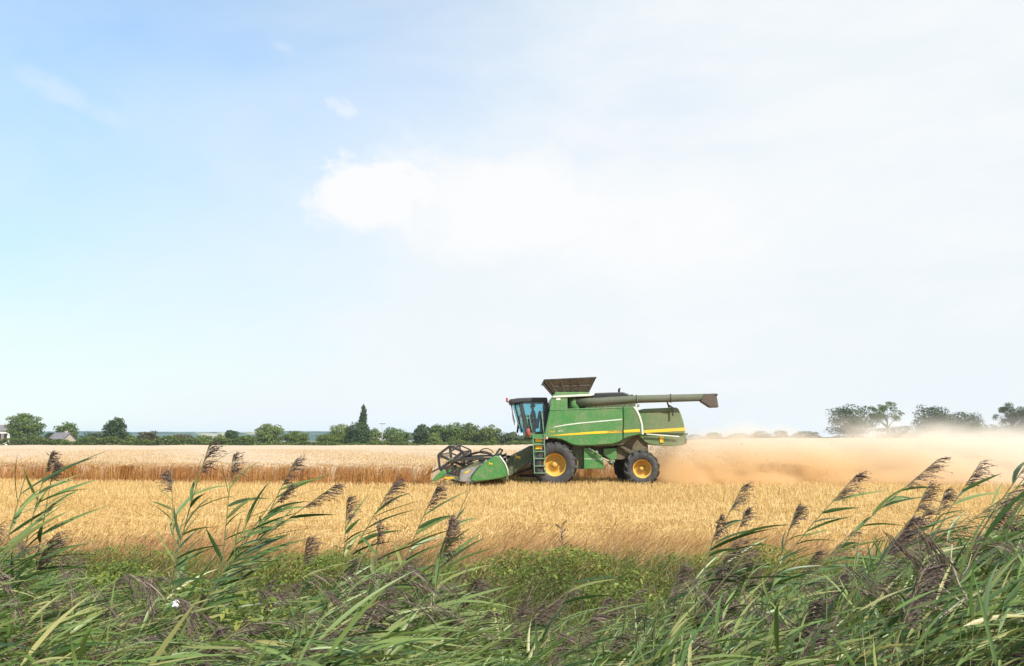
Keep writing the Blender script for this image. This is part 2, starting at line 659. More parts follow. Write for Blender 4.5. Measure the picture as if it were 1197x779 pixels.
def crop():
    bag = Bag()
    # canopy under the ears
    gx = np.concatenate([np.linspace(-190, -40, 40), np.linspace(-39, -3.66, 90), [-3.6], np.linspace(-3.4, 45, 110), np.linspace(47, 230, 40)])
    tt = np.linspace(0, 1, 110)
    e0 = crop_edge(gx) + 0.12
    Y = e0[None] + (CROP_FAR - e0[None]) * tt[:, None] ** 2.2
    X = np.repeat(gx[None], len(tt), 0)
    Z = zg(X, Y) + CROP_H * 0.86 + 0.035 * np.sin(X * 3.1 + Y * 1.7) + 0.05 * np.sin(X * .31 + Y * .13) + rng.normal(0, .022, X.shape)
    v = np.stack([X, Y, Z], -1).reshape(-1, 3)
    skirt = np.stack([gx, e0 + .25, zg(gx, e0) - .1], -1)
    v = np.concatenate([skirt, v])
    n = len(gx)
    i3 = (np.arange(len(tt))[:, None] * n + np.arange(n - 1)[None]).ravel()
    bag.add((v, np.stack([i3, i3 + 1, i3 + 1 + n, i3 + n], -1)), 2)

    def stems(N, x0, x1, depth, hmul=1.0):
        x = rng.uniform(x0, x1, N)
        y = crop_edge(x) + depth * rng.rand(N) ** 1.3
        P = np.stack([x, y, zg(x, y)], -1)
        d = nrm(np.stack([rng.normal(.04, .07, N), rng.normal(-.03, .07, N), np.ones(N)], -1))
        L = rng.normal(.86, .055, N) * hmul
        bd = np.stack([rng.normal(.03, .05, N), rng.normal(0, .05, N), np.zeros(N)], -1)
        sd = np.stack([np.ones(N), rng.normal(0, .7, N), np.zeros(N)], -1)
        bag.add(ribbons(P, d, bd, L, rng.uniform(.006, .012, N), 2, sd, prof='flat'), 0)
        top = P + d * L[:, None] + bd * L[:, None]
        ed = nrm(d + np.stack([rng.uniform(.1, .8, N), rng.normal(0, .4, N), rng.uniform(-.6, .1, N)], -1))
        bag.add(ribbons(top, ed, np.stack([np.zeros(N), np.zeros(N), -.2 * rng.rand(N)], -1), rng.uniform(.07, .12, N), rng.uniform(.016, .026, N), 2, sd, prof='strand'), 1)
        # dead leaves hanging on the stem
        k = rng.rand(N) < .55
        nk = k.sum()
        Pl = P[k] + d[k] * (L[k] * rng.uniform(.25, .8, nk))[:, None]
        dl = nrm(np.stack([rng.normal(0, 1, nk), rng.normal(-.3, .7, nk), rng.normal(0, .5, nk)], -1))
        bag.add(ribbons(Pl, dl, np.stack([np.zeros(nk), np.zeros(nk), -rng.uniform(.3, 1.1, nk)], -1), rng.uniform(.10, .22, nk), rng.uniform(.008, .014, nk), 2, prof='leaf'), 0)

    stems(21000, -34, -3.62, 1.5)
    # crop standing right before the header, seen end-on
    x = rng.uniform(-4.6, -3.62, 3500)
    stems(15000, -3.6, 34, 1.0)
    # ears standing clear of the canopy further back
    N = 90000
    x_t = rng.rand(N)
    yb = 36 + 70 * rng.rand(N) ** 1.6
    x = (x_t - .5) * yb * 1.45
    ok = yb > crop_edge(x) + .4
    x, yb = x[ok], yb[ok]
    n = len(x)
    P = np.stack([x, yb, zg(x, yb) + CROP_H * .80], -1)
    d = nrm(np.stack([rng.normal(.3, .4, n), rng.normal(0, .4, n), np.ones(n)], -1))
    sd = np.stack([np.ones(n), rng.normal(0, .6, n), np.zeros(n)], -1)
    bag.add(ribbons(P, d, np.zeros((n, 3)), rng.uniform(.10, .19, n), rng.uniform(.018, .035, n), 1, sd, prof='flat'), 1)
    m, t = mat_base('crop_canopy')
    pos = t.n('ShaderNodeNewGeometry').outputs['Position']
    nz = t.noise(pos, 1.2, 8, 0.75)
    lines = t.noise(t.mapping(pos, scale=(0.02, 0.35, 1)), 1.0, 3)
    c = t.mix(t.maprange(nz, 0.3, 0.7), (0.44, 0.345, 0.24), (0.53, 0.425, 0.305))
    c = t.mix(t.maprange(lines, 0.42, 0.62, 0, 0.4), c, (0.52, 0.37, 0.21))
    finish(m, t, pbr(t, c, 0.9, 0, 0.1, bump(t, t.noise(pos, 14, 5, 0.7), 0.6, 0.05)))
    tag(bag.build('wheat_crop', [M_stem, M_ear, m]), 'standing ripe wheat with brown stems and pale ears filling the field behind the cut edge', 'wheat', kind='stuff')


crop()

# ------------------------------------------------------------------ trees beyond the field
M_bark = plain('bark', (0.10, 0.075, 0.05), 0.9, var=.4, scale=3)
M_crowns = {
    'oak': island('foliage_oak', [(0.040, .070, .014), (0.095, .140, .026), (.155, .210, .042)], 0.6, 0.25, 0.25),
    'dark': island('foliage_dark', [(0.020, .040, .012), (0.040, .070, .018), (.070, .108, .028)], 0.6, 0.2, 0.25),
    'light': island('foliage_light', [(0.085, .125, .028), (0.15, .195, .045), (.22, .26, .075)], 0.6, 0.3, 0.25),
    'bush': island('foliage_bush', [(0.044, .070, .014), (0.100, .138, .024), (.175, .208, .042)], 0.6, 0.25, 0.25),
    'russet': island('foliage_russet', [(0.06, .055, .022), (0.09, .075, .03), (.11, .105, .04)], 0.6, 0.25, 0.25),
    'grey': island('foliage_grey', [(0.045, .062, .026), (0.072, .096, .038), (.105, .130, .050)], 0.6, 0.25, 0.25),
}


def crown_mesh(w_, h_, n_leaf, leaf, shape, seedv, gaps=0.0):
    r = np.random.RandomState(seedv)
    rx, rz = w_ / 2, h_ / 2
    if shape == 'poplar':
        nc = 26
        t_ = r.rand(nc)
        t_ = (np.arange(nc) + .5) / nc
        cz = h_ * (0.02 + .93 * t_)
        rad = rx * (0.74 - .40 * t_ ** 2.2) * r.uniform(.85, 1.15, nc)
        a = r.rand(nc) * 6.28
        cc = np.stack([rx * .35 * (1 - .6 * t_) * np.cos(a), rx * .35 * (1 - .6 * t_) * np.sin(a), cz], -1)
        rr = np.stack([rad, rad, rad * 1.8], -1)
    else:
        nc = {'round': 46, 'airy': 26, 'bush': 40, 'tall': 52}[shape]
        u = nrm(r.normal(0, 1, (nc, 3)))
        low = {'round': -.9, 'airy': -.6, 'bush': -.95, 'tall': -.98}[shape]
        u[:, 2] = np.clip(u[:, 2], low, 1)
        q = r.uniform(.50, .84, nc)[:, None]
        cc = u * q * np.array([rx, rx * .9, rz]) + np.array([0, 0, rz * .97])
        if shape in ('bush', 'tall'):                    # skirts that reach the ground
            cc[: nc // 3, 2] = rz * r.uniform(.1, .5, nc // 3)
        k = r.uniform(.22, .36, nc) if shape != 'airy' else r.uniform(.16, .27, nc)
        rr = np.stack([rx * k, rx * k, min(rx, rz) * k * r.uniform(.65, .9, nc)], -1)
    wts = (rr[:, 0] ** 2)
    ci = r.choice(nc, n_leaf, p=wts / wts.sum())
    d = nrm(r.normal(0, 1, (n_leaf, 3)))
    d[:, 2] = np.where(r.rand(n_leaf) < .35, np.abs(d[:, 2]), d[:, 2])
    rad = r.uniform(.45, 1.08, n_leaf) ** .6
    P = cc[ci] + d * rr[ci] * rad[:, None]
    if shape in ('round', 'bush', 'tall'):               # leafy heart so the crown is not hollow
        k = r.rand(n_leaf) < .42
        q = d[k] * (r.rand(k.sum()) ** .4)[:, None] * np.array([rx * .86, rx * .8, rz * .86]) + np.array([0, 0, rz * .95])
        q[:, 2] = np.where(r.rand(k.sum()) < .45, q[:, 2] * r.uniform(.2, .8, k.sum()), q[:, 2])
        P[k] = q
    P[:, 2] = np.maximum(P[:, 2], .02)
    nn = nrm(d * 1.2 + r.normal(0, .42, (n_leaf, 3)))
    a = nrm(np.cross(nn, r.normal(0, 1, (n_leaf, 3))))
    b = np.cross(nn, a)
    sz = leaf * r.uniform(.6, 1.4, n_leaf)[:, None] / 2
    v = np.stack([P - a * sz * 1.25, P - b * sz * .7, P + a * sz * 1.25, P + b * sz * .7], 1).reshape(-1, 3)
    return v, np.arange(n_leaf * 4).reshape(-1, 4), cc


def tree(name, label, cat, x0, x1, ytop, D, kind='round', fol='oak', base=None, trunk=.28, n=1500, leaf=None, group=None, seedv=0):
    """crown spans photo columns x0..x1 and reaches row ytop when standing D metres out"""
    xm = (x0 + x1) / 2
    c = at(xm, ytop, D)
    z0 = float(zg(c.x, D)) if base is None else base
    H = c.z - z0
    W = (x1 - x0) * D / 931 * 1.05
    root = empty(name, (c.x, D, z0), label, cat, group or 'trees and bushes beyond the field')
    tf = {'round': .07, 'airy': .26, 'bush': .0, 'tall': .0, 'poplar': .03}[kind]
    leaf = leaf or (.42 if kind != 'airy' else .34)
    v, f, cc = crown_mesh(W, H * (1 - tf) * 1.02, n, leaf, kind, seedv or (int(x0) * 7 + 3))
    v[:, 2] += H * tf
    np_mesh('crown', v, f, M_crowns[fol], root)
    mb = MB()
    rad = max(.06, H * .022)
    top = H * (tf + (1 - tf) * .55)
    mb.tube([(0, 0, -.25), (rad * .3, 0, H * tf * .5), (-rad * .2, 0, H * tf), (rad * .5, 0, top)], [rad * 1.35, rad, rad * .85, rad * .3], 7)
    rr = random.Random(int(x0) + 11)
    for p in rr.sample(list(cc), min(9, len(cc))):
        p = Vector(p) + Vector((0, 0, H * tf))
        s_ = Vector((0, 0, H * tf * rr.uniform(.8, 1.0) + (p.z - H * tf) * .25))
        mid = s_.lerp(p, .5) + Vector((0, 0, H * .02))
        mb.tube([s_, mid, p], [rad * .5, rad * .32, rad * .12], 5)
    mb.build('trunk', M_bark, root)
    return root


DT = 238.0
TREES = [
    # name, label, cat, x0, x1, ytop, D, kind, fol, n
    ('oak_tree', 'large broad green oak at the far left beside the white house', 'tree', 9, 52, 482, 245, 'round', 'oak', 3600),
    ('shrub', 'rounded grey green shrub under the large far left oak', 'shrub', 24, 46, 504, 236, 'bush', 'grey', 1000),
    ('shrub', 'reddish brown bush between the far left oak and the grey roofed bungalow', 'shrub', 42, 64, 510, 234, 'bush', 'russet', 700),
    ('broadleaf_tree', 'rounded green tree standing behind the grey roofed bungalow', 'tree', 65, 93, 493, 255, 'round', 'oak', 1800),
    ('shrub', 'small dark bush growing before the wall of the bungalow', 'shrub', 72, 81, 513.5, 235, 'bush', 'bush', 400),
    ('shrub', 'low dark bush on the left end of the bungalow', 'shrub', 52, 66, 504, 252, 'bush', 'dark', 700),
    ('shrub', 'dull green bush between the bungalow and the dark round tree', 'shrub', 104, 126, 504, 238, 'bush', 'grey', 900),
    ('shrub', 'long low dark thicket behind the bush right of the bungalow', 'shrub', 90, 122, 505, 262, 'bush', 'dark', 900),
    ('sycamore_tree', 'dark round topped tree standing alone in the left hedgerow', 'tree', 122, 151, 487, 240, 'round', 'dark', 2600),
    ('shrub', 'yellow green bush close on the right of the dark round tree', 'shrub', 146, 164, 508, 237, 'bush', 'bush', 700),
    ('hawthorn_bush', 'olive brown hawthorn right of the dark round tree', 'shrub', 159, 187, 503, 238, 'bush', 'russet', 1300),
    ('hawthorn_bush', 'low reddish bush in the left hedgerow, under the pale hills', 'shrub', 191, 230, 506, 238, 'bush', 'russet', 1200),
    ('shrub', 'yellowish green bush between the reddish bush and the small upright tree', 'shrub', 226, 252, 508, 238, 'bush', 'bush', 900),
    ('shrub', 'pale olive bush in front of the small upright tree', 'shrub', 247, 266, 508, 237, 'bush', 'light', 700),
    ('broadleaf_tree', 'small upright dark tree rising from the hedgerow left of the pale tree', 'tree', 261, 280, 501, 240, 'round', 'dark', 900),
    ('shrub', 'dark bush filling the gap before the pale tree', 'shrub', 274, 300, 508, 238, 'bush', 'dark', 900),
    ('willow_tree', 'pale yellow green round tree on a short trunk in the hedgerow', 'tree', 298, 333, 495, 240, 'round', 'light', 2200),
    ('hawthorn_bush', 'dome shaped dark olive bush right of the pale tree', 'shrub', 329, 364, 503, 238, 'bush', 'bush', 1800),
    ('hawthorn_bush', 'low wide rounded bush in front of the tree with the conifer', 'shrub', 369, 401, 506, 236, 'bush', 'bush', 1500),
    ('broadleaf_tree', 'light green tree just left of the tall narrow conifer', 'tree', 383, 414, 495, 248, 'round', 'light', 1700),
    ('oak_tree', 'broad dark tree standing directly before the tall narrow conifer', 'tree', 402, 436, 492, 242, 'tall', 'dark', 2600),
    ('cypress_tree', 'tall narrow dark conifer rising above all other trees', 'tree', 419, 431, 474, 250, 'poplar', 'dark', 1900),
    ('broadleaf_tree', 'small light green tree between the conifer and the utility pole', 'tree', 430, 446, 498, 244, 'tall', 'light', 1000),
    ('broadleaf_tree', 'low spreading green tree right of the utility pole', 'tree', 446, 482, 499, 240, 'tall', 'oak', 2000),
    ('copse_tree', 'leftmost dark tree of the dense copse in front of the harvester', 'tree', 482, 507, 495, 240, 'tall', 'dark', 2000),
    ('copse_tree', 'second tree from the left in the dense copse, with a pointed top', 'tree', 500, 524, 493, 243, 'tall', 'oak', 1900),
    ('copse_tree', 'middle tree of the dense copse, tallest and bushy', 'tree', 517, 545, 491, 241, 'tall', 'oak', 2200),
    ('copse_tree', 'tree right of the middle in the dense copse', 'tree', 536, 562, 492, 243, 'tall', 'bush', 2000),
    ('copse_tree', 'rightmost rounded tree of the dense copse', 'tree', 555, 589, 495, 240, 'tall', 'bush', 2200),
    ('shrub', 'light green shrub in the front of the copse at its left end', 'shrub', 499, 518, 505, 235, 'bush', 'light', 700),
    ('shrub', 'greyish green bush between the copse and the cab of the harvester', 'shrub', 582, 612, 505, 240, 'bush', 'grey', 1300),
    ('shrub', 'greyish green bush behind the cab of the harvester', 'shrub', 600, 640, 507, 242, 'bush', 'grey', 1300),
    # right of the harvester, behind the dust
    ('shrub', 'small bush just right of the unloading spout on the horizon', 'shrub', 822, 846, 505, 300, 'bush', 'grey', 700),
    ('shrub', 'low flat bush on the horizon behind the dust cloud', 'shrub', 850, 878, 506, 300, 'bush', 'grey', 800),
    ('shrub', 'dark bush on the horizon left of the large dusty oak', 'shrub', 874, 905, 504, 300, 'bush', 'dark', 900),
    ('shrub', 'upright little bush in the row left of the large dusty oak', 'shrub', 902, 922, 502, 300, 'bush', 'grey', 700),
    ('shrub', 'round bush nearest the large dusty oak on its left', 'shrub', 928, 958, 503, 300, 'bush', 'dark', 900),
    ('oak_tree', 'large dark oak veiled by dust at the left of the far right group', 'tree', 964, 1024, 472, 262, 'round', 'dark', 3600),
    ('ash_tree', 'airy ash tree with a bare forked trunk right of the large dusty oak', 'tree', 1013, 1058, 466, 264, 'airy', 'oak', 1700),
    ('oak_tree', 'dark tree in the middle of the far right group', 'tree', 1064, 1112, 472, 262, 'round', 'dark', 2900),
    ('oak_tree', 'lower rounded tree right of the middle of the far right group', 'tree', 1098, 1148, 480, 266, 'round', 'dark', 2600),
    ('ash_tree', 'tall thin crowned tree at the far right edge above the dust', 'tree', 1160, 1200, 465, 264, 'airy', 'grey', 1600),
    ('oak_tree', 'leafy dark tree at the right edge under the thin crowned tree', 'tree', 1172, 1222, 476, 268, 'round', 'grey', 2000),
    ('shrub', 'long dark hedge bush under the airy ash tree', 'shrub', 1020, 1078, 496, 266, 'bush', 'dark', 1400),
    ('shrub', 'dark hedge bush under the far right trees', 'shrub', 1108, 1172, 494, 266, 'bush', 'dark', 1500),
    ('shrub', 'dark bush at the right edge of the view under the trees', 'shrub', 1150, 1215, 495, 262, 'bush', 'dark', 1500),
]
for k, a in enumerate(TREES):
    tree(a[0], a[1], a[2], a[3], a[4], a[5], a[6], a[7], a[8], n=int(a[9] * 2.0), seedv=k + 5)


def hedge(name, label, px0, px1, ztop, D, fol, n, seedv):
    r = np.random.RandomState(seedv)
    a, b = at(px0, 515, D), at(px1, 515, D)
    t_ = r.rand(n)
    x = a.x + (b.x - a.x) * t_
    y = D + r.normal(0, .5, n)
    hh = ztop * (1 + .22 * np.sin(x * .31) + .16 * np.sin(x * .83 + 1))
    z = zg(x, y) + hh * r.rand(n) ** .6
    P = np.stack([x, y, z], -1)
    nn = nrm(r.normal(0, 1, (n, 3)) + np.array([0, -.6, .5]))
    aa = nrm(np.cross(nn, r.normal(0, 1, (n, 3))))
    bb = np.cross(nn, aa)
    s_ = .36 * r.uniform(.6, 1.4, n)[:, None] / 2
    v = np.stack([P - aa * s_ * 1.2, P - bb * s_ * .7, P + aa * s_ * 1.2, P + bb * s_ * .7], 1).reshape(-1, 3)
    o = np_mesh(name, v, np.arange(n * 4).reshape(-1, 4), M_crowns[fol])
    return tag(o, label, 'hedge')


hedge('hedge', 'low clipped hedge along the far edge of the field on the left', -30, 300, 2.5, 228, 'bush', 14000, 1)
hedge('hedge', 'low dark hedge along the far edge of the field before the copse', 300, 660, 1.5, 228, 'bush', 8000, 2)
hedge('hedge', 'distant hedge line behind the dust cloud on the right', 800, 1260, 1.8, 300, 'grey', 8000, 3)

# ------------------------------------------------------------------ houses and pole
M_roof = plain('slate_roof', (0.17, 0.155, 0.165), 0.8, scale=1.5)
M_white = plain('white_render', (0.78, 0.77, 0.74), 0.8, var=.08)
M_brickw = plain('buff_brick', (0.45, 0.40, 0.34), 0.85, var=.2, scale=3)
M_glassdk = plain('dark_window', (0.03, 0.035, 0.045), 0.15, var=.1, spec=.6)
M_timber = plain('weathered_timber', (0.22, 0.19, 0.16), 0.9, var=.3, scale=5)


def house(name, label, px0, px1, py_e, py_r, D, wall_m, rz, hipped=False, depth=5.5, gable=False):
    a, b = at(px0, py_e, D), at(px1, py_r, D)
    L_, he, hr = (b.x - a.x), a.z, b.z
    z0 = float(zg(a.x, D))
    he, hr = he - z0, hr - z0
    root = empty(name, ((a.x + b.x) / 2, D, z0), label, 'house', rz=rz)
    l2, d2 = L_ / 2, depth / 2
    mb = MB()
    mb.box((-l2, -d2, -.3), (l2, d2, he))
    for s_ in (-1, 1):                                    # gable ends
        x_ = s_ * (l2 - .1)
        mb.add([(x_ - .1, -d2, he), (x_ - .1, d2, he), (x_ - .1, 0, hr - .1), (x_ + .1, -d2, he), (x_ + .1, d2, he), (x_ + .1, 0, hr - .1)],
               [(0, 1, 2), (5, 4, 3), (0, 2, 5, 3), (2, 1, 4, 5), (1, 0, 3, 4)])
    mb.build('wall', wall_m, root)
    rf = MB()
    e_ = .3
    k = e_ * (hr - he) / d2
    for s_ in (-1, 1):
        y0, y1 = s_ * (d2 + e_), 0
        rf.add([(-l2 - e_, y0, he - k), (l2 + e_, y0, he - k), (l2 + e_, y1, hr), (-l2 - e_, y1, hr),
                (-l2 - e_, y0, he - k + .18), (l2 + e_, y0, he - k + .18), (l2 + e_, y1, hr + .18), (-l2 - e_, y1, hr + .18)],
               [(0, 1, 2, 3), (4, 5, 6, 7), (0, 1, 5, 4), (1, 2, 6, 5), (2, 3, 7, 6), (3, 0, 4, 7)])
    roof = rf.build('roof', M_roof, root)
    MB().box((l2 * .4, -.3, hr - .3), (l2 * .4 + .6, .3, hr + .75)).build('chimney', M_brickw, roof)
    for wx in (-.62, -.1, .5):
        MB().box((wx * l2 - .45, -d2 - .03, he * .40), (wx * l2 + .45, -d2 + .05, he * .82)).build('window', M_glassdk, root)
    MB().box((l2 * .15 - .4, -d2 - .035, 0), (l2 * .15 + .4, -d2 + .05, he * .82)).build('door', M_timber, root)
    if gable:
        MB().box((-l2 - .03, -.5, he * .5), (-l2 + .05, .5, he * .95)).build('window', M_glassdk, root)
        MB().box((l2 - .05, -.5, he * .5), (l2 + .03, .5, he * .95)).build('window', M_glassdk, root)
    return root


house('bungalow', 'small bungalow with a grey slate roof half hidden behind the hedge', 64, 82, 514.2, 506.5, 245, M_brickw, R(-8), depth=6)
house('white_house', 'white rendered house with a dark roof at the far left edge', -8, 10, 503.5, 497.5, 262, M_white, R(38), depth=5, gable=True)

pl = at(447, 499, 232)
pole = empty('utility_pole', (pl.x, 232, float(zg(pl.x, 232))), 'thin pale utility pole with a short crossarm right of the conifer', 'utility pole')
hp = pl.z - pole.location.z + 1.3
MB().tube([(0, 0, -.3), (0, 0, hp)], [.14, .10], 8).build('post', plain('pale_pole', (0.42, 0.38, 0.33), 0.9), pole)
MB().box((-.9, -.14, hp - .55), (.9, -.02, hp - .37)).build('crossarm', M_timber, pole)
for s_ in (-.75, 0, .75):
    MB().tube([(s_, -.08, hp - .37), (s_, -.08, hp - .15)], .05, 6).build('insulator', M_white, pole)

# ------------------------------------------------------------------ combine harvester
X0, YC = 1.87, 37.5


def paint(name, col, rough=0.35, dust=0.25, grad=True, dustcol=(0.30, 0.24, 0.155), spec=0.5, coat=0.25):
    """gloss paint with harvest dust that settles thicker towards the rear of the machine"""
    m, t = mat_base(name)
    obj = t.n('ShaderNodeTexCoord').outputs['Object']
    x, y, z = t.xyz(obj)
    big = t.noise(obj, 1.6, 6, 0.65)
    fine = t.noise(obj, 11.0, 6, 0.75)
    streak = t.noise(t.mapping(obj, scale=(5, 5, .7)), 3.0, 5, 0.6)
    f = t.math('ADD', t.math('MULTIPLY', big, .50), t.math('MULTIPLY', fine, .60))
    grit = t.noise(obj, 26.0, 3, 0.8)
    f = t.math('ADD', f, t.math('MULTIPLY', t.math('SUBTRACT', grit, 0.5), 0.9 if dust > .33 else .35))
    f = t.math('ADD', f, t.math('MULTIPLY', streak, .25))
    f = t.math('ADD', f, dust - 0.72)
    if grad:
        f = t.math('ADD', f, t.maprange(x, 2.3, 5.3, -.10, .13))
        f = t.math('ADD', f, t.maprange(z, 4.2, 2.4, .06, 0.0))
    mask = t.maprange(f, 0.08, 0.70)
    c = t.mix(mask, col, dustcol)
    rg = t.maprange(mask, 0, 1, rough, .9, smooth=False)
    return finish(m, t, pbr(t, c, rg, 0, spec, None, coat if dust < .4 else 0))


M_green = paint('green_paint', (0.036, 0.195, 0.040), .38, .35)
M_green2 = paint('dusty_green_paint', (0.024, 0.15, 0.026), .5, .33, dustcol=(.21, .185, .11))
M_dgreen = paint('dark_green_paint', (0.012, 0.060, 0.018), .5, .34, grad=False)
M_yellow = paint('yellow_paint', (0.78, 0.47, 0.015), .4, .10)
M_rim = paint('rim_yellow', (0.68, 0.385, 0.028), .5, .38, grad=False, dustcol=(.36, .24, .10))
M_grey = paint('weathered_grey', (0.075, 0.068, 0.064), .6, .42, grad=False, dustcol=(.20, .165, .12))
M_auger = paint('dusty_tube_paint', (0.022, 0.075, 0.026), .5, .50, grad=False, dustcol=(.135, .122, .092), coat=0)
M_spout = paint('dark_rubber_spout', (0.055, 0.045, 0.038), .8, .40, grad=False, dustcol=(.15, .12, .09), coat=0)
M_black = paint('black_steel', (0.016, 0.016, 0.017), .5, .22, grad=False, dustcol=(.16, .13, .09), coat=0)
M_tyre = paint('tyre_rubber', (0.020, 0.020, 0.022), .75, .30, grad=False, dustcol=(.15, .138, .125), coat=0)
M_dirty = paint('straw_caked_steel', (0.03, 0.035, 0.018), .8, .42, grad=False, dustcol=(.22, .17, .10), coat=0)
M_steel = plain('bare_steel', (0.42, 0.41, 0.40), .42, .7, var=.3, scale=6)
M_galv = plain('grey_sheet', (0.30, 0.29, 0.28), .6, .2, var=.35, scale=5, col2=(.2, .19, .14))
M_pale = plain('pale_trim', (0.62, 0.66, 0.56), .5, var=.15, scale=3)
M_lad = plain('faded_green_rail', (0.15, 0.26, 0.15), .5, var=.35, scale=4)
M_whitep = plain('white_sticker', (0.8, 0.8, 0.78), .5, var=.05)
M_red = plain('red_paint', (0.42, 0.075, 0.06), .6, var=.4, scale=9)
M_orange = plain('warning_sticker', (0.80, 0.36, 0.02), .5, var=.15, scale=8, col2=(.8, .52, .03))
M_cabin = plain('cab_trim', (0.045, 0.047, 0.05), .7, var=.2)
M_seat = plain('seat_cloth', (0.06, 0.065, 0.075), .9, var=.2)

m_, t_ = mat_base('tinted_glass')
tr = t_.n('ShaderNodeBsdfTransparent')
tr.inputs[0].default_value = (0.62, 0.84, 0.88, 1)
gl = t_.n('ShaderNodeBsdfGlossy')
gl.inputs[0].default_value = (1, 1, 1, 1)
gl.inputs[1].default_value = 0.02
fr = t_.n('ShaderNodeFresnel')
fr.inputs[0].default_value = 1.5
mx = t_.n('ShaderNodeMixShader')
t_.t.links.new(t_.math('ADD', t_.math('MULTIPLY', fr.outputs[0], 0.30), 0.04), mx.inputs[0])
t_.t.links.new(tr.outputs[0], mx.inputs[1])
t_.t.links.new(gl.outputs[0], mx.inputs[2])
M_glass = finish(m_, t_, mx.outputs[0])

comb = empty('combine_harvester', (X0, YC, 0), 'green and yellow combine harvester cutting the wheat, its grey unloading tube folded back', 'combine harvester')
HZ = 0.0


def lp(px, py, D):
    p = at(px, py, D)
    return (p.x - X0, D - YC, p.z)


def pf(pts, D):
    return [(lp(a, b, D)[0], lp(a, b, D)[2]) for a, b in pts]


def z5(pts):   # coordinates read off the enlargement of the machine body
    return [(620 + a / 5.204, 430 + b / 5.204) for a, b in pts]


YN = -1.60                        # near body side, local y
DN = YC + YN


def both(build):
    build(1)
    build(-1)


# ---- core of the threshing body
core = pf(z5([(112, 262), (560, 250), (640, 252), (672, 330), (675, 410), (620, 425), (560, 470), (500, 478), (300, 480), (240, 470), (200, 445), (110, 432), (100, 400)]), DN + .2)
MB().prism(core, -1.38, 1.38).build('thresher_body', M_dgreen, comb, .03)

front_p = z5([(118, 252), (340, 246), (560, 238), (563, 300), (561, 439), (540, 452), (500, 465), (400, 472), (300, 475), (262, 471), (240, 462), (216, 449), (190, 437), (150, 430), (92, 428), (86, 415), (92, 372)])
rear_p = z5([(564, 238), (600, 235), (624, 239), (642, 258), (660, 292), (675, 345), (682, 404), (640, 412), (600, 422), (565, 436), (566, 300)])
for s_ in (1, -1):
    a, b = (YN, -1.40) if s_ == 1 else (1.40, -YN)
    sp = MB().prism(pf(front_p, DN), a, b).build('side_panel', M_green, comb, .045, 3)
    rp = MB().prism(pf(rear_p, DN), a, b).build('rear_side_panel', M_green2, comb, .045, 3)
    ya, yb = (YN - .012, YN + .02) if s_ == 1 else (-YN - .02, -YN + .012)
    # yellow stripe, tapered to a point at the front
    MB().prism(pf(z5([(112, 414), (240, 400), (380, 389), (556, 380), (556, 395), (380, 403), (220, 412)]), DN), ya, yb).build('stripe', M_yellow, sp)
    MB().prism(pf(z5([(568, 380), (664, 373), (666, 391), (568, 395)]), DN), ya, yb).build('stripe', M_yellow, rp)
    # raised pale crease line
    MB().prism(pf(z5([(125, 366), (160, 356), (220, 344), (300, 334), (420, 323), (556, 312), (556, 318), (420, 330), (300, 341), (220, 351), (160, 361)]), DN), ya, yb).build('crease_line', M_pale, sp)
    # pale edge strip following the rounded rear edge of the panel
    MB().prism(pf(z5([(622, 236), (636, 238), (655, 262), (672, 300), (684, 345), (689, 406), (678, 408), (673, 345), (660, 300), (645, 268)]), DN), ya - .012 * s_, yb).build('edge_trim', M_pale, rp, .006)
    MB().prism(pf(z5([(120, 258), (340, 252), (556, 244), (556, 246.5), (340, 254.5), (120, 260.5)]), DN), ya, yb).build('panel_seam', M_black, sp)

# lettering
def letters(text, name, px, py, h, D, mat, parent, y, ang=0.0, ext=.004):
    cu = bpy.data.curves.new('txt', 'FONT')
    cu.body = text
    cu.size = h
    cu.extrude = ext
    cu.align_x = 'LEFT'
    to = bpy.data.objects.new('txt', cu)
    C.objects.link(to)
    bpy.context.view_layer.update()
    me = bpy.data.meshes.new_from_object(to.evaluated_get(bpy.context.evaluated_depsgraph_get()))
    bpy.data.objects.remove(to)
    me.materials.clear()
    me.materials.append(mat)
    o = bpy.data.objects.new(name, me)
    C.objects.link(o)
    o.parent = parent
    x, _, z = lp(px, py, D)
    o.location = (x, y, z)
    o.rotation_euler = (R(90), -ang, 0)
    return o


near_panel = [o for o in comb.children if o.name.startswith('side_panel')][0]
letters('JOHN', 'lettering', 620 + 470 / 5.204, 430 + 395.0 / 5.204, .125, DN, M_dgreen, near_panel, YN - .016, R(2.2))
letters('DEERE', 'lettering', 620 + 517 / 5.204, 430 + 393.2 / 5.204, .125, DN, M_dgreen, near_panel, YN - .016, R(2.2))
letters('9640', 'model_number', 620 + 121 / 5.204, 430 + 396 / 5.204, .115, DN, M_yellow, near_panel, YN - .006, R(3))
letters('WTS', 'model_number', 620 + 168 / 5.204, 430 + 392.5 / 5.204, .105, DN, M_pale, near_panel, YN - .006, R(3))

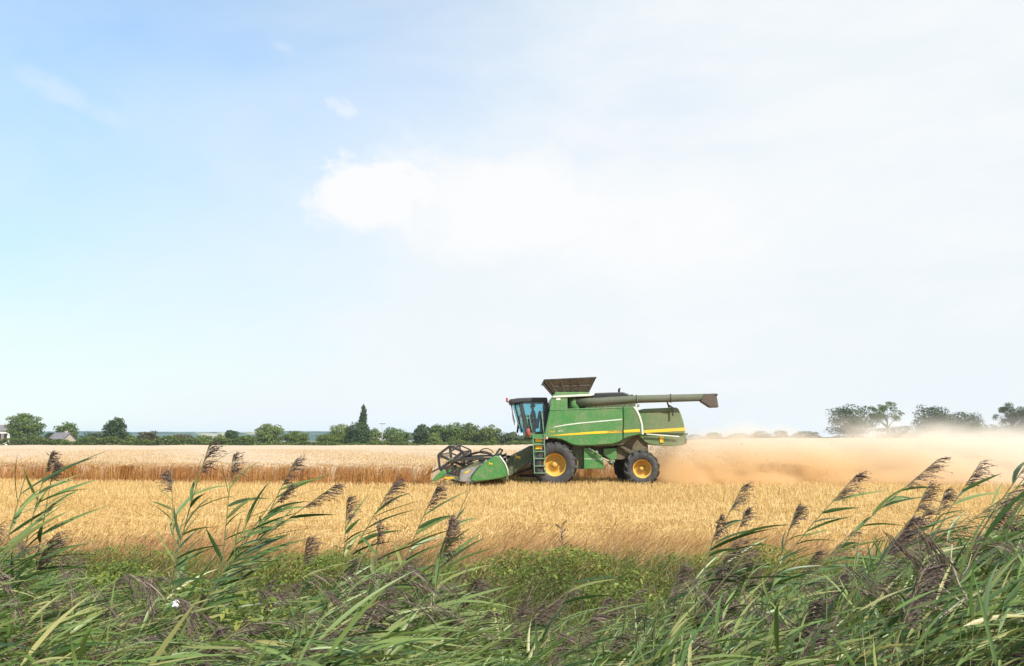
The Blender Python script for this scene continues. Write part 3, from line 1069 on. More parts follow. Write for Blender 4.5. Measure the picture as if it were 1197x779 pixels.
# ---- rear hood over the straw walkers
DH = DN + .32
hood = z5([(650, 262), (690, 250), (890, 241), (902, 250), (918, 282), (932, 325), (942, 372), (943, 404), (700, 402), (650, 408)])
hd = MB().prism(pf(hood, DH), DH - YC, YC - DH).build('rear_hood', M_green2, comb, .07, 3)
MB().prism(pf(z5([(690, 381), (940, 364), (941, 384), (690, 397)]), DH), DH - YC - .012, DH - YC + .02).build('stripe', M_yellow, hd)
MB().prism(pf(z5([(660, 268), (905, 268), (908, 273), (660, 273)]), DH), DH - YC - .01, DH - YC + .02).build('hood_seam', M_dirty, hd)
MB().prism(pf(z5([(650, 402), (942, 404), (944, 440), (930, 470), (860, 478), (740, 470), (700, 455)]), DH + .1), DH - YC + .1, YC - DH - .1).build('straw_chopper', M_green2, comb, .03)
MB().bar(lp(755.5, 507.5, DH - .05), lp(794, 510.5, DH - .05), .05, .05).build('support_rod', M_pale, comb)
MB().prism(pf(z5([(788, 420), (812, 420), (810, 456), (790, 456)]), DH), DH - YC + .06, DH - YC + .11).build('warning_plate', M_orange, comb)
# discharge hood and spreader vanes
mb = MB().prism(pf(z5([(930, 405), (958, 397), (962, 403), (944, 416), (956, 440), (950, 462), (928, 470), (922, 440)]), DH + .2), DH - YC + .25, YC - DH - .25)
mb.build('straw_deflector', M_dirty, comb, .02)

# ---- upper deck, grain tank and extension
DK = DN + .12
tank = z5([(128, 182), (140, 172), (226, 170), (226, 252), (116, 255)])
tk = MB().prism(pf(tank, DK), DK - YC, YC - DK).build('grain_tank', M_green, comb, .03)
MB().prism(pf(z5([(158, 184), (182, 184), (182, 196), (158, 196)]), DK), DK - YC - .008, DK - YC + .02).build('sticker', M_whitep, tk)
MB().prism(pf(z5([(226, 180), (640, 190), (640, 250), (226, 252)]), DK + .5), DK - YC + .5, YC - DK).build('engine_deck', M_dgreen, comb, .03)
MB().prism(pf(z5([(232, 178), (262, 178), (262, 246), (232, 246)]), DK + .4), DK - YC + .25, DK - YC + .5).build('dark_recess_block', M_black, comb)  # black slab paints the shade of the open recess beside the tank
MB().prism(pf(z5([(130, 181), (142, 172), (388, 158), (390, 165), (372, 172), (142, 183)]), DK), DK - YC - .05, YC - DK + .05).build('tank_rim', M_pale, comb, .012)
MB().prism(pf(z5([(148, 176), (150, 148), (356, 148), (364, 162)]), DK + .12), DK - YC + .12, YC - DK - .12).build('tank_collar', M_green, comb, .02)

# flared extension: four sheet walls with pressed ribs
ez0, ez1 = lp(648, 459, DK)[2], lp(640, 444.2, DK)[2]
xb0, xb1 = lp(648.2, 460, DK + .15)[0], lp(688.6, 459, DK + .15)[0]
xt0, xt1 = lp(637, 444, DK - .1)[0], lp(697, 442, DK - .1)[0]
yb_, yt_ = 1.25, 1.62
zb, zt0, zt1 = ez0, ez1 - .02, lp(697, 441.6, DK - .1)[2]
B = [(xb0, -yb_, zb), (xb1, -yb_, zb), (xb1, yb_, zb), (xb0, yb_, zb)]
T = [(xt0, -yt_, zt0), (xt1, -yt_, zt1), (xt1, yt_, zt1), (xt0, yt_, zt0)]


def wall_sheet(p, q, r_, s_, th, inward):
    """p,q bottom; r,s top; thickened inward"""
    iv = Vector(inward) * th
    v = [Vector(a) for a in (p, q, r_, s_)]
    v2 = [a + iv for a in v]
    return MB().add(v + v2, [(0, 1, 2, 3), (7, 6, 5, 4), (0, 4, 5, 1), (1, 5, 6, 2), (2, 6, 7, 3), (3, 7, 4, 0)])


ext = wall_sheet(B[0], B[1], T[1], T[0], .04, (0, 1, 0)).build('tank_extension', M_grey, comb)
for (i, j, iv) in ((1, 2, (-1, 0, 0)), (2, 3, (0, -1, 0)), (3, 0, (1, 0, 0))):
    wall_sheet(B[i], B[j], T[j], T[i], .04, iv).build('extension_wall', M_grey, ext)
for f in (.08, .30, .52, .74, .95):          # ribs on the near wall
    p = Vector(B[0]).lerp(Vector(B[1]), f)
    q = Vector(T[0]).lerp(Vector(T[1]), f if f not in (.74,) else .66)
    MB().bar(p + Vector((0, -.03, 0)), q + Vector((0, -.03, 0)), .06, .07).build('rib', M_spout, ext)
p, q = Vector(B[0]).lerp(Vector(T[0]), .5), Vector(B[1]).lerp(Vector(T[1]), .5)
MB().bar(p + Vector((.1, -.025, 0)), q + Vector((-.1, -.025, 0)), .045, .05).build('rib', M_spout, ext)
MB().bar(Vector(T[0]) + Vector((0, -.02, 0)), Vector(T[1]) + Vector((0, -.02, 0)), .06, .06).build('top_rail', M_black, ext)
MB().bar(Vector(T[0]) + Vector((-.02, 0, 0)), Vector(T[3]) + Vector((-.02, 0, 0)), .06, .06).build('top_rail', M_black, ext)
MB().bar(Vector(B[0]).lerp(Vector(B[3]), .3) + Vector((-.03, 0, 0)), Vector(T[0]).lerp(Vector(T[3]), .3) + Vector((-.03, 0, 0)), .06, .06).build('rib', M_spout, ext)

# engine hood arch behind the tank
arch = z5([(372, 170), (392, 156), (470, 153), (560, 151), (588, 160), (612, 176), (616, 190), (372, 190)])
MB().prism(pf(arch, YC - .4), -.7, 1.2).build('engine_hood', M_black, comb, .05)
p = lp(724, 460, YC - .5)
MB().tube([(p[0], -.4, p[2] - .2), (p[0], -.4, p[2] + .18), (p[0] + .05, -.4, p[2] + .24)], .05, 8).build('exhaust_stub', M_black, comb)
p = lp(738.5, 464, YC - .5)
MB().box((p[0] - .07, -.5, p[2] - .1), (p[0] + .07, -.36, p[2] + .1)).build('work_lamp', M_black, comb)

# ---- unloading tube
DA = DN + .05
ax = [lp(673, 470.6, DA + .35), lp(690, 470.3, DA + .12), lp(700, 469.9, DA), lp(741, 467.0, DA), lp(826, 465.4 - .7, DA)]
au = MB().tube(ax, [.21, .20, .185, .175, .165], 20).build('unloading_tube', M_auger, comb)
for xx, rr_ in ((744, .19), (784, .185)):
    c_ = lp(xx, 467.0 - (xx - 741) * .028, DA)
    MB().tube([(c_[0] - .03, c_[1], c_[2]), (c_[0] + .03, c_[1], c_[2])], rr_ + .012, 20).build('collar', M_grey, au)
e1 = lp(824, 464.8, DA)
spout = pf([(818, 469.6), (822, 460.9), (836.4, 460.2), (839.2, 476.6), (829.2, 476.9)], DA)
MB().prism(spout, DA - YC - .19, DA - YC + .19).build('spout', M_spout, au, .05, 3)
c_ = lp(836.5, 462, DA)
MB().tube([(c_[0], c_[1] - .22, c_[2]), (c_[0], c_[1] + .22, c_[2])], .05, 8).build('spout_hinge', M_black, au)
# cradle under the tube
c_ = lp(783, 473.5, DA)
mb = MB()
mb.bar((c_[0] - .12, c_[1] + .02, c_[2] + .16), (c_[0] - .02, c_[1] + .1, c_[2] - .12), .06, .06)
mb.bar((c_[0] - .02, c_[1] + .1, c_[2] - .02), (c_[0] + .16, c_[1] + .1, c_[2] - .14), .07, .07)
mb.bar((c_[0] + .14, c_[1] + .1, c_[2] - .12), (c_[0] + .14, c_[1] + .1, c_[2] - .5), .06, .06)
mb.build('tube_cradle', M_black, comb)
# gearbox elbow at the root of the tube
c_ = lp(672, 471, DA + .35)
MB().tube([(c_[0], c_[1] + .02, c_[2] - .5), (c_[0], c_[1] + .02, c_[2] + .05), (c_[0] + .10, c_[1], c_[2] + .12)], [.24, .24, .2], 16).build('tube_elbow', M_green, comb)
MB().bar(lp(746, 473, DA + .1), lp(746, 478, DA + .1), .08, .10).build('tube_post', M_pale, comb)

# ---- cab
DC = YC - .82
cab = tag(MB().prism(pf([(612, 505.5), (639, 505.5), (639, 514), (612, 514)], DC), -.80, .80).build('cab', M_dgreen, comb, .02))
roofp = pf([(594.6, 469.5), (595.6, 467.0), (606, 465.6), (622, 464.9), (639.5, 464.9), (640.5, 470.6), (612, 470.4), (595.2, 472.6)], DC)
MB().prism(roofp, -.92, .92).build('roof', M_cabin, cab, .05, 3)
zf = lp(0, 505.8, DC)[2]
zr = lp(0, 470.6, DC)[2]
xB0, xB1 = lp(608.8, 470, DC)[0], lp(616.5, 505.8, DC)[0]      # front corner post, top/bottom
xR0, xR1 = lp(638.5, 470, DC)[0], lp(637.5, 505.8, DC)[0]
for s_ in (-1, 1):
    y_ = s_ * .80
    MB().bar((xB0, y_, zr), (xB1, y_, zf), .09, .17).build('door_pillar', M_cabin, cab, .02)
    MB().prism([(xR0 - .10, zr), (xR0 + .12, zr), (xR1 + .10, zf), (xR1 - .06, zf)], y_ - .05, y_ + .05).build('rear_pillar', M_cabin, cab, .02)
    # side glass with its lower taper
    MB().prism([(xB0 + .05, zr), (xR0 - .08, zr), (xR1 - .05, zf + .02), (xB1 + .04, zf + .02)], y_ - .012 + .01 * s_, y_ + .012 + .01 * s_).build('side_window', M_glass, cab)
    MB().prism([(xB1 + .35, zf + .02), (xR1 - .05, zf + .02), (xR1 - .05, zf + .95), (xR1 - .17, zf + .92), (xB1 + .62, zf + .06)], y_ - .03 * s_ - .01, y_ - .03 * s_ + .01).build('side_trim', M_cabin, cab)
# bulged windscreen
rows_, n_ = [], 11
for zi in range(5):
    t = zi / 4
    xe = xB1 + (xB0 - xB1) * t
    bl = .30 + .10 * t
    rows_.append([(xe - .03 - bl * math.cos((k / (n_ - 1) - .5) * math.pi) ** .7, -.78 + 1.56 * k / (n_ - 1), zf + (zr - zf) * t) for k in range(n_)])
gv = [p for r_ in rows_ for p in r_]
gf = [(i * n_ + k, i * n_ + k + 1, (i + 1) * n_ + k + 1, (i + 1) * n_ + k) for i in range(4) for k in range(n_ - 1)]
g = MB().add(gv, gf, True).build('windscreen', M_glass, cab)
sm = g.modifiers.new('thick', 'SOLIDIFY')
sm.thickness = .012
for kk in (2,):
    MB().tube([rows_[i][kk] for i in range(5)], .025, 6).build('windscreen_seal', M_cabin, cab)
MB().tube([(xB0 - .42, -.55, zr - .03), (xB0 - .36, -.1, zr - .7), (xB0 - .28, .3, zr - 1.0)], .018, 6).build('wiper', M_black, cab)
rp_ = MB().box((xR0 - .04, -.74, zf + .95), (xR0 + .02, .74, zr))
rp_.build('rear_window', M_glass, cab)
MB().box((xR1 - .12, -.76, zf), (xR1 + .02, .76, zf + .95)).build('back_wall', M_cabin, cab)
# inside
zc = zf
xs_ = xR1 - .60
st = MB().box((xs_ - .25, -.27, zc + .32), (xs_ + .27, .27, zc + .46)).build('driver_seat', M_seat, cab, .04, 3)
MB().prism([(xs_ + .20, zc + .40), (xs_ + .34, zc + .40), (xs_ + .44, zc + 1.0), (xs_ + .33, zc + 1.02)], -.25, .25).build('backrest', M_seat, st, .04, 3)
MB().box((xs_ - .12, -.16, zc), (xs_ + .18, .16, zc + .33)).build('pedestal', M_black, st)
mb = MB()
cx_, cz_ = xs_ - .58, zc + .74
ring = []
for k in range(25):
    a = 2 * math.pi * k / 24
    ring.append((cx_ + .10 * math.sin(a), .20 * math.cos(a), cz_ + .17 * math.sin(a)))
mb.tube(ring, .016, 6, cap=False)
mb.bar((cx_, -.19, cz_), (cx_, .19, cz_), .03, .02)
sw = mb.build('steering_wheel', M_black, cab)
MB().tube([(cx_, 0, cz_), (cx_ - .10, 0, zc)], .045, 8).build('steering_column', M_black, sw)
MB().box((xs_ - .15, .34, zc + .2), (xs_ + .35, .62, zc + .66)).build('control_console', M_cabin, cab, .03)
# lamps, mirrors, beacon
for yy in (-.6, -.2, .2, .6):
    p = lp(596, 471, DC)
    MB().box((p[0] - .03, yy - .1, p[2] - .06), (p[0] + .05, yy + .1, p[2] + .06)).build('roof_lamp', M_whitep, cab, .015)
p = lp(592.6, 467.6, DC - .4)
mb = MB().box((p[0] - .05, p[1] - .07, p[2] - .09), (p[0] + .05, p[1] + .07, p[2] + .09))
mir = mb.build('marker_lamp', M_red, cab, .03)
MB().tube([(p[0], p[1], p[2] - .1), (p[0] + .15, p[1] + .2, p[2] - .05), (p[0] + .35, p[1] + .45, p[2])], .022, 6).build('bracket', M_black, mir)
p = lp(597.6, 478, DC - .4)
mb = MB().tube([lp(594, 471, DC - .35), lp(597.5, 474, DC - .3), lp(599.5, 484, DC - .25), lp(602, 494, DC - .2)], .016, 6)
mb.build('mirror_arm', M_black, cab)

# ---- platform, ladder, rails
DL = YC - 1.72
pl_ = MB().box((lp(615, 506, DL)[0], -1.75, lp(0, 512, DL)[2]), (lp(638.5, 506, DL)[0], -.8, lp(0, 508, DL)[2])).build('platform', M_green, comb, .015)
lad = MB()
sx0, sx1 = lp(622.9, 520, DL)[0], lp(636.0, 520, DL)[0]
sb0, sb1 = lp(624.8, 553, DL)[0], lp(637.6, 553, DL)[0]
zt_, zb_ = lp(0, 507, DL)[2], lp(0, 553.5, DL)[2]
ladder = MB().bar((sx0, -1.78, zt_), (sb0, -1.86, zb_), .05, .045).build('ladder', M_lad, comb)
MB().bar((sx1, -1.78, zt_), (sb1, -1.86, zb_), .05, .045).build('stile', M_lad, ladder)
for yy in (512.2, 519.6, 527.8, 536.0, 544.6, 552.8):
    t = (yy - 507) / 46.5
    z_ = lp(0, yy, DL)[2]
    a_, b_ = sx0 + (sb0 - sx0) * t, sx1 + (sb1 - sx1) * t
    y_ = -1.78 - .08 * t
    MB().box((a_, y_ - .02, z_ - .03), (b_, y_ + .22, z_ + .015)).build('step', M_lad, ladder)
    if yy < 530:
        MB().box((a_ + .05, y_ + .12, z_ - .27), (b_ - .05, y_ + .15, z_ - .03)).build('riser', M_green, ladder)
for yy, hh in ((513.8, 3.0), (522.4, 3.6)):
    a_, b_ = lp(625.8, yy, DL)[0], lp(634.0, yy, DL)[0]
    MB().box((a_, -1.72, lp(0, yy + hh / 2 + 1, DL)[2]), (b_, -1.70, lp(0, yy - hh / 2 + .4, DL)[2])).build('warning_sticker', M_orange, ladder)
for pts in ([(618, 484), (618.4, 486), (620.5, 497), (622.9, 507)], [(633.4, 483), (634.2, 492), (635.2, 502), (636, 508)]):
    MB().tube([lp(a, b, DL + .1) for a, b in pts], .024, 8).build('handrail', M_lad, comb)
MB().tube([lp(616.5, 499, DL + .3), lp(616, 486, DL + .3), lp(614.5, 486, DL + .7)], .022, 8).build('handrail', M_green, comb)
# fire extinguisher
c_ = lp(617.7, 510.5, DL - .02)
fe = MB().tube([c_, (c_[0] - .02, c_[1], c_[2] + .30), (c_[0] - .03, c_[1], c_[2] + .36)], [.095, .095, .05], 12).build('fire_extinguisher', M_red, comb)
MB().tube([(c_[0] - .03, c_[1], c_[2] + .36), (c_[0] - .03, c_[1], c_[2] + .44), (c_[0] + .06, c_[1], c_[2] + .46)], .025, 6).build('valve', M_black, fe)
c_ = lp(638.6, 512.2, DN - .05)
MB().box((c_[0] - .07, c_[1] - .04, c_[2] - .06), (c_[0] + .07, c_[1] + .06, c_[2] + .06)).build('indicator_lamp', plain('pink_lens', (.75, .35, .38), .3), comb, .02)


# ---- wheels
def wheel(name, x, y, Rr, wdt, rim_r, lugs, side, zc_=None):
    """side -1: outer face towards -y"""
    zc_ = Rr - .04 if zc_ is None else zc_
    root = empty(name, (x, y, zc_))
    root.parent = comb
    h = wdt / 2
    s_ = side
    prof = [(rim_r, -h * .78), (rim_r + .04, -h * .90), (rim_r + (Rr - rim_r) * .45, -h * 1.02), (Rr - .13, -h * .98), (Rr - .085, -h * .80),
            (Rr - .075, -h * .3), (Rr - .07, 0), (Rr - .075, h * .3), (Rr - .085, h * .80), (Rr - .13, h * .98), (rim_r + (Rr - rim_r) * .45, h * 1.02), (rim_r + .04, h * .90), (rim_r, h * .78)]
    ty = MB().lathe(prof, 56)
    for k in range(lugs * 2):                       # chevron lugs, alternating halves
        sg = 1 if k % 2 else -1
        a0 = 2 * math.pi * k / (lugs * 2)
        sweep = .30
        pts = []
        for j in range(5):
            t = j / 4
            a = a0 + sweep * (t)
            yy = sg * (h * (-.06 + 1.07 * t))
            rr_ = Rr if t < .8 else Rr - .05
            rl = Rr - .10 if t < .8 else Rr - .20
            wd = .045 / Rr
            for (da, r_) in ((-wd, rl), (-wd * .75, rr_), (wd * .75, rr_), (wd, rl)):
                pts.append((r_ * math.cos(a + da), yy, r_ * math.sin(a + da)))
        fs = []
        for j in range(4):
            for q in range(3):
                fs.append((j * 4 + q, j * 4 + q + 1, (j + 1) * 4 + q + 1, (j + 1) * 4 + q))
        fs += [(0, 1, 2, 3), (19, 18, 17, 16)]
        ty.add(pts, fs)
    ty.build('tyre', M_tyre, root)
    o_ = -h * .80
    rp = [(rim_r + .012, o_ - .03), (rim_r + .012, o_ + .0), (rim_r - .03, o_ - .005), (rim_r - .045, o_ + .06), (rim_r - .065, o_ + .26), (rim_r * .80, o_ + .29), (rim_r * .52, o_ + .27),
          (rim_r * .48, o_ + .235), (rim_r * .22, o_ + .235), (rim_r * .20, o_ + .19), (rim_r * .08, o_ + .185), (0.0, o_ + .185)]
    rp2 = [(r_, yy if s_ == -1 else -yy) for r_, yy in rp]
    rm = MB().lathe(rp2, 48).build('rim', M_rim, root)
    mb = MB()
    for k in range(10):
        a = 2 * math.pi * k / 10
        yb = (o_ + .235) * (1 if s_ == -1 else -1)
        mb.tube([(rim_r * .34 * math.cos(a), yb, rim_r * .34 * math.sin(a)), (rim_r * .34 * math.cos(a), yb - .06 * (1 if s_ == -1 else -1), rim_r * .34 * math.sin(a))], .022, 6)
    mb.build('wheel_bolts', M_dirty, rm)
    return root


fz, rz_ = .97, .79
wheel('front_wheel', 0.03, -1.42, 1.0, .74, .50, 15, -1, fz)
wheel('front_wheel', 0.03, 1.42, 1.0, .74, .50, 15, 1, fz)
rx_ = lp(750.5, 545, DN + .1)[0]
wheel('rear_wheel', rx_, -1.36, .80, .50, .41, 14, -1, rz_)
wheel('rear_wheel', rx_ - .1, 1.36, .80, .50, .41, 14, 1, rz_)
MB().tube([(0.03, -1.3, fz), (0.03, 1.3, fz)], .17, 10).build('front_axle', M_dgreen, comb)
MB().bar((rx_, -1.2, rz_), (rx_, 1.2, rz_), .2, .24).build('rear_axle', M_dirty, comb)
MB().bar((rx_, -.3, rz_), (rx_ - .1, -.3, 1.6), .3, .3).build('axle_mount', M_dirty, comb)

# ---- underside
MB().prism(pf(z5([(255, 470), (330, 470), (330, 617), (262, 617)]), DN + .5), -1.05, 1.05).build('conveyor_housing', M_dgreen, comb, .02)
bx = MB().prism(pf(z5([(325, 486), (352, 488), (445, 560), (446, 614), (326, 616)]), DN + .25), DN - YC + .25, DN - YC + .75).build('cleaning_shoe_cover', M_green, comb, .02)
MB().prism(pf(z5([(328, 553), (444, 556), (444, 559), (328, 556)]), DN + .25), DN - YC + .24, DN - YC + .27).build('fold_line', M_pale, bx)
MB().prism(pf(z5([(445, 492), (524, 488), (526, 556), (500, 566), (446, 530)]), DN + .45), DN - YC + .45, -DN + YC - .45).build('fan_housing', M_green, comb, .02)
MB().prism(pf(z5([(88, 424), (200, 442), (262, 466), (262, 530), (88, 530)]), DN + .6), -1.0, 1.0).build('wheel_arch_dark_fill', M_black, comb)  # black block added as shade in the gap over the front wheel
MB().prism(pf(z5([(266, 460), (600, 440), (640, 430), (640, 560), (520, 560), (440, 548), (320, 540), (266, 520)]), DN + .8), -.8, .8).build('sieve_box', M_dirty, comb, .02)  # sieve casing drawn larger as added dark fill below the side panel
hc = MB().tube([lp(691, 526, DN + .12), lp(703, 534.5, DN + .12)], .05, 8).build('hydraulic_cylinder', M_green, comb)
MB().tube([lp(688, 524, DN + .12), lp(717, 545, DN + .12)], .028, 8).build('rod', M_steel, hc)
p = lp(697.5, 528.5, DN + .08)
MB().tube([(p[0], p[1] - .05, p[2]), (p[0], p[1] + .1, p[2])], .06, 10).build('joint', M_steel, hc)
p = lp(714.5, 540.5, DN + .1)
pu = MB().lathe([(0, -.06), (.10, -.06), (.13, -.02), (.10, 0), (.13, .02), (.13, .06), (0, .06)], 24, p).build('pulley', M_dgreen, comb)
MB().tube([(p[0], p[1] - .1, p[2]), (p[0], p[1] + .4, p[2])], .04, 8).build('shaft', M_steel, pu)
# straw-caked rear shields
MB().prism(pf(z5([(530, 480), (560, 455), (600, 430), (660, 412), (690, 415), (715, 470), (720, 520), (640, 520), (560, 560), (524, 560), (520, 500)]), DN + .55), DN - YC + .55, -DN + YC - .55).build('rear_shield', M_dirty, comb, .03)
MB().bar(lp(722, 520, DN + .4), lp(742, 530, DN + .4), .10, .10).build('steering_rod', M_dirty, comb)

# ---- feeder house
DF = YC - .75
fh = MB().prism(pf([(596, 533.5), (606, 528.5), (619.5, 521.4), (628, 520.5), (630, 541), (620, 541.5), (612, 546.5), (596, 557.0), (592, 556), (592, 544)], DF), -.75, .75).build('feeder_house', M_dgreen, comb, .03)
MB().bar(lp(607, 556.3, YC), lp(660, 556.3, YC), .12, .12).build('drawbar_frame', M_black, comb)
for yy in (-.6, .6):
    MB().tube([lp(605, 553, YC + yy), lp(628, 545, YC + yy)], .055, 8).build('lift_cylinder', M_black, comb)


def deer(px, py, s_, D, y, mat, parent):
    """small leaping-stag emblem"""
    o = lp(px, py, D)
    P = [(-.50, -.05), (-.36, .08), (-.10, .14), (.16, .12), (.28, .30), (.26, .46), (.32, .46), (.34, .36), (.42, .44), (.46, .40), (.40, .28), (.52, .22), (.50, .16),
         (.36, .16), (.26, -.04), (.44, -.16), (.52, -.32), (.46, -.34), (.36, -.20), (.12, -.12), (-.12, -.12), (-.26, -.24), (-.46, -.42), (-.50, -.38), (-.34, -.18)]
    MB().prism([(o[0] - a * s_, o[2] + b * s_) for a, b in P], y - .006, y + .012).build('emblem', mat, parent)


deer(605.2, 534.5, .27, DF, -.755, M_yellow, fh)

# ---- cutting header (near end at -3.5, far end at +3.5)
DE = YC - 3.45


def hx(px, py, D=DE):
    return lp(px, py, D)


header = MB()
back = pf([(580.5, 534.5), (586, 533.5), (592.8, 545), (594.6, 556.5), (590, 558.5), (586, 556), (585, 546)], YC)
header.prism(back, -3.38, 3.38)
hdr = header.build('header', M_dgreen, comb, .02)
fl = pf([(588, 559), (548, 565.5), (546, 564.5), (586, 556.5)], DE)
MB().prism(fl, -3.40, 3.40).build('header_floor', M_galv, hdr)
# end shields (both ends), bulged green panel with a grey skid plate in front
for s_ in (-1, 1):
    ya, yb = (-3.52, -3.38) if s_ < 0 else (3.38, 3.52)
    sh = MB().prism(pf([(549.5, 562.4), (552, 556), (559, 547.5), (565, 541.8), (578.4, 532.8), (583.6, 533.0), (590, 541.5), (593.2, 549), (594, 556.6), (586, 559.2), (570, 562), (556, 563.2)], DE), ya, yb).build('end_shield', M_green, hdr, .06, 3)
    if s_ < 0:
        MB().tube([lp(583.9, 533.2, DE - .06), lp(590.2, 541.6, DE - .08), lp(593.3, 549, DE - .08), lp(594, 556.4, DE - .08)], .03, 8).build('edge_trim', M_pale, sh)
        deer(573.6, 542.2, .17, DE, -3.53, M_yellow, sh)
    sk = MB().prism(pf([(536.2, 562.8), (537.4, 555), (538.8, 550), (547, 547.6), (561, 544.2), (556, 549.5), (551, 556), (548.2, 562.6), (543, 563.5)], DE), ya + .03 * (1 if s_ < 0 else -1), yb).build('skid_plate', M_galv, hdr, .02)
    MB().prism(pf([(538.5, 549.8), (549, 544.5), (559.3, 538.8), (560, 540.5), (561, 544.5), (548, 547.5)], DE), ya + .05, yb + .06).build('deflector_board', M_dgreen, sk)
    MB().prism(pf([(543.5, 552), (549, 549.6), (547.5, 552.5), (543.5, 554)], DE), ya + .02 * (1 if s_ < 0 else -1), yb).build('warning_sticker', M_orange, sk)
    # crop divider nose: a folded pointed sheet
    d0_ = [(504.2, 562.4), (509, 556.5), (518.3, 549.0), (520.4, 549.6), (522.2, 553.2), (516, 558.5), (509, 562.6)]
    dv = MB().prism(pf(d0_, DE), ya - .02, yb + .02).build('crop_divider', M_green, hdr, .03)
    MB().bar(lp(519, 556, DE)[:1] + (ya + .07,) + lp(519, 556, DE)[2:], lp(538, 560.5, DE)[:1] + (ya + .07,) + lp(538, 560.5, DE)[2:], .12, .16).build('divider_arm', M_dgreen, dv)
    MB().bar(lp(520, 558.6, DE)[:1] + (ya + .02,) + lp(520, 558.6, DE)[2:], lp(531, 558.6, DE)[:1] + (ya + .02,) + lp(531, 558.6, DE)[2:], .05, .07).build('marker_strip', M_orange, dv)
# knife bar with fingers
kx, _, kz = lp(530, 562.5, DE)
mb = MB().box((kx, -3.38, kz - .03), (kx + .5, 3.38, kz + .02))
for k in range(88):
    yy = -3.36 + k * 6.72 / 87
    mb.bar((kx, yy, kz), (kx - .13, yy, kz + .01), .02, .025)
mb.build('knife_bar', M_black, hdr)
# auger with flighting
axx, _, azz = lp(572, 551, DE)
mb = MB().tube([(axx, -3.36, azz), (axx, 3.36, azz)], .20, 16)
for s_ in (-1, 1):
    n_ = 90
    vv, ff = [], []
    for k in range(n_ + 1):
        t = k / n_
        yy = s_ * (3.34 - t * 2.8)
        a = s_ * t * 2 * math.pi * 5
        for r_ in (.19, .32):
            vv.append((axx + r_ * math.cos(a), yy, azz + r_ * math.sin(a)))
    for k in range(n_):
        ff.append((2 * k, 2 * k + 1, 2 * k + 3, 2 * k + 2))
    mb.add(vv, ff)
mb.build('intake_auger', M_steel, hdr)
# reel: six tine bars carried by spiders
rcx, _, rcz = lp(527.6, 538.6, DE + .15)
RR = .61
reel = MB()
reel.tube([(rcx, -3.28, rcz), (rcx, 3.28, rcz)], .075, 10)
ang0 = R(97)
for yy in (-3.25, 3.25):
    tk_ = 1.55 if yy < -3 else 1.0
    for k in range(6):
        a, b = ang0 + k * math.pi / 3, ang0 + (k + 1) * math.pi / 3
        p = (rcx + RR * math.cos(a), yy, rcz + RR * math.sin(a))
        q = (rcx + RR * math.cos(b), yy, rcz + RR * math.sin(b))
        reel.bar((rcx, yy, rcz), p, .05, .075 * tk_)
        reel.bar(p, q, .045, .065 * tk_)
rl = reel.build('reel', M_black, hdr)
for k in range(6):
    a = ang0 + k * math.pi / 3
    p = (rcx + RR * math.cos(a), rcz + RR * math.sin(a))
    mb = MB().tube([(p[0], -3.3, p[1]), (p[0], 3.3, p[1])], .026, 8)
    for j in range(22):
        yy = -3.15 + j * 6.3 / 21
        mb.bar((p[0], yy, p[1]), (p[0] + .05, yy, p[1] - .18), .012, .013)
    mb.build('tine_bar', M_black, rl)
mb = MB().lathe([(0, -.03), (.09, -.03), (.12, -.01), (.12, .03), (0, .05)], 20, (rcx, -3.32, rcz))
mb.build('reel_hub', M_dgreen, rl)
# reel arms, lift rams and hoses at both ends and the middle
for yy in (-3.36, 3.36):
    p = lp(587, 526, YC - 3.3)
    arm = MB().bar((rcx, yy, rcz), (lp(556, 536.5, DE)[0], yy, lp(556, 536.5, DE)[2]), .07, .11)
    arm.bar((lp(556, 536.5, DE)[0], yy, lp(556, 536.5, DE)[2]), (lp(580, 537, DE)[0], yy, lp(580, 536.5, DE)[2]), .07, .11)
    ar = arm.build('reel_arm', M_black, hdr)
    MB().tube([(rcx + .35, yy, rcz - .12), (lp(566, 541, DE)[0], yy, lp(566, 541, DE)[2])], .035, 8).build('lift_ram', M_black, ar)
mb = MB()
pts_ = [(541, 535), (550, 531.5), (560, 529), (570, 530), (577, 533), (581, 532)]
mb.tube([lp(a, b, YC - 1.0) for a, b in pts_], .045, 6)
mb.tube([lp(a, b + 2.2, YC - .6) for a, b in [(542, 536), (552, 534), (562, 533), (572, 534.5), (582, 534)]], .05, 6)
mb.tube([lp(a, b, YC - .2) for a, b in [(545, 541), (556, 537), (568, 536), (580, 536)]], .05, 6)
mb.build('reel_drive_shaft', M_black, hdr)
mb = MB()
mb.tube([lp(a, b, YC - 1.2) for a, b in [(561, 527.5), (565, 524.8), (570, 524.4), (574.5, 526.5), (577, 530)]], .022, 6)
mb.tube([lp(a, b, YC - 1.1) for a, b in [(548, 531.5), (556, 528.6), (566, 527.6), (575, 530.5)]], .02, 6)
mb.build('hydraulic_hose', M_black, hdr)
pst = MB().bar(lp(579, 532.5, YC - 1.2), lp(584.2, 525.0, YC - 1.2), .10, .10)
pst.bar(lp(583, 533.5, YC - 1.2), lp(587.6, 526.4, YC - 1.2), .08, .08)
pst.bar(lp(583.6, 524.6, YC - 1.2), lp(588, 526.6, YC - 1.2), .08, .08)
pst.build('hose_post', M_black, hdr)
mb = MB()
for a, b, c_, d_ in ((586, 534, 592, 530.5), (589, 538, 596, 533), (590, 535, 590.5, 541), (594, 534, 594, 540), (586, 532.5, 598, 534)):
    mb.bar(lp(a, b, YC - .95), lp(c_, d_, YC - .95), .07, .09)
mb.build('coupling_block', M_black, hdr)

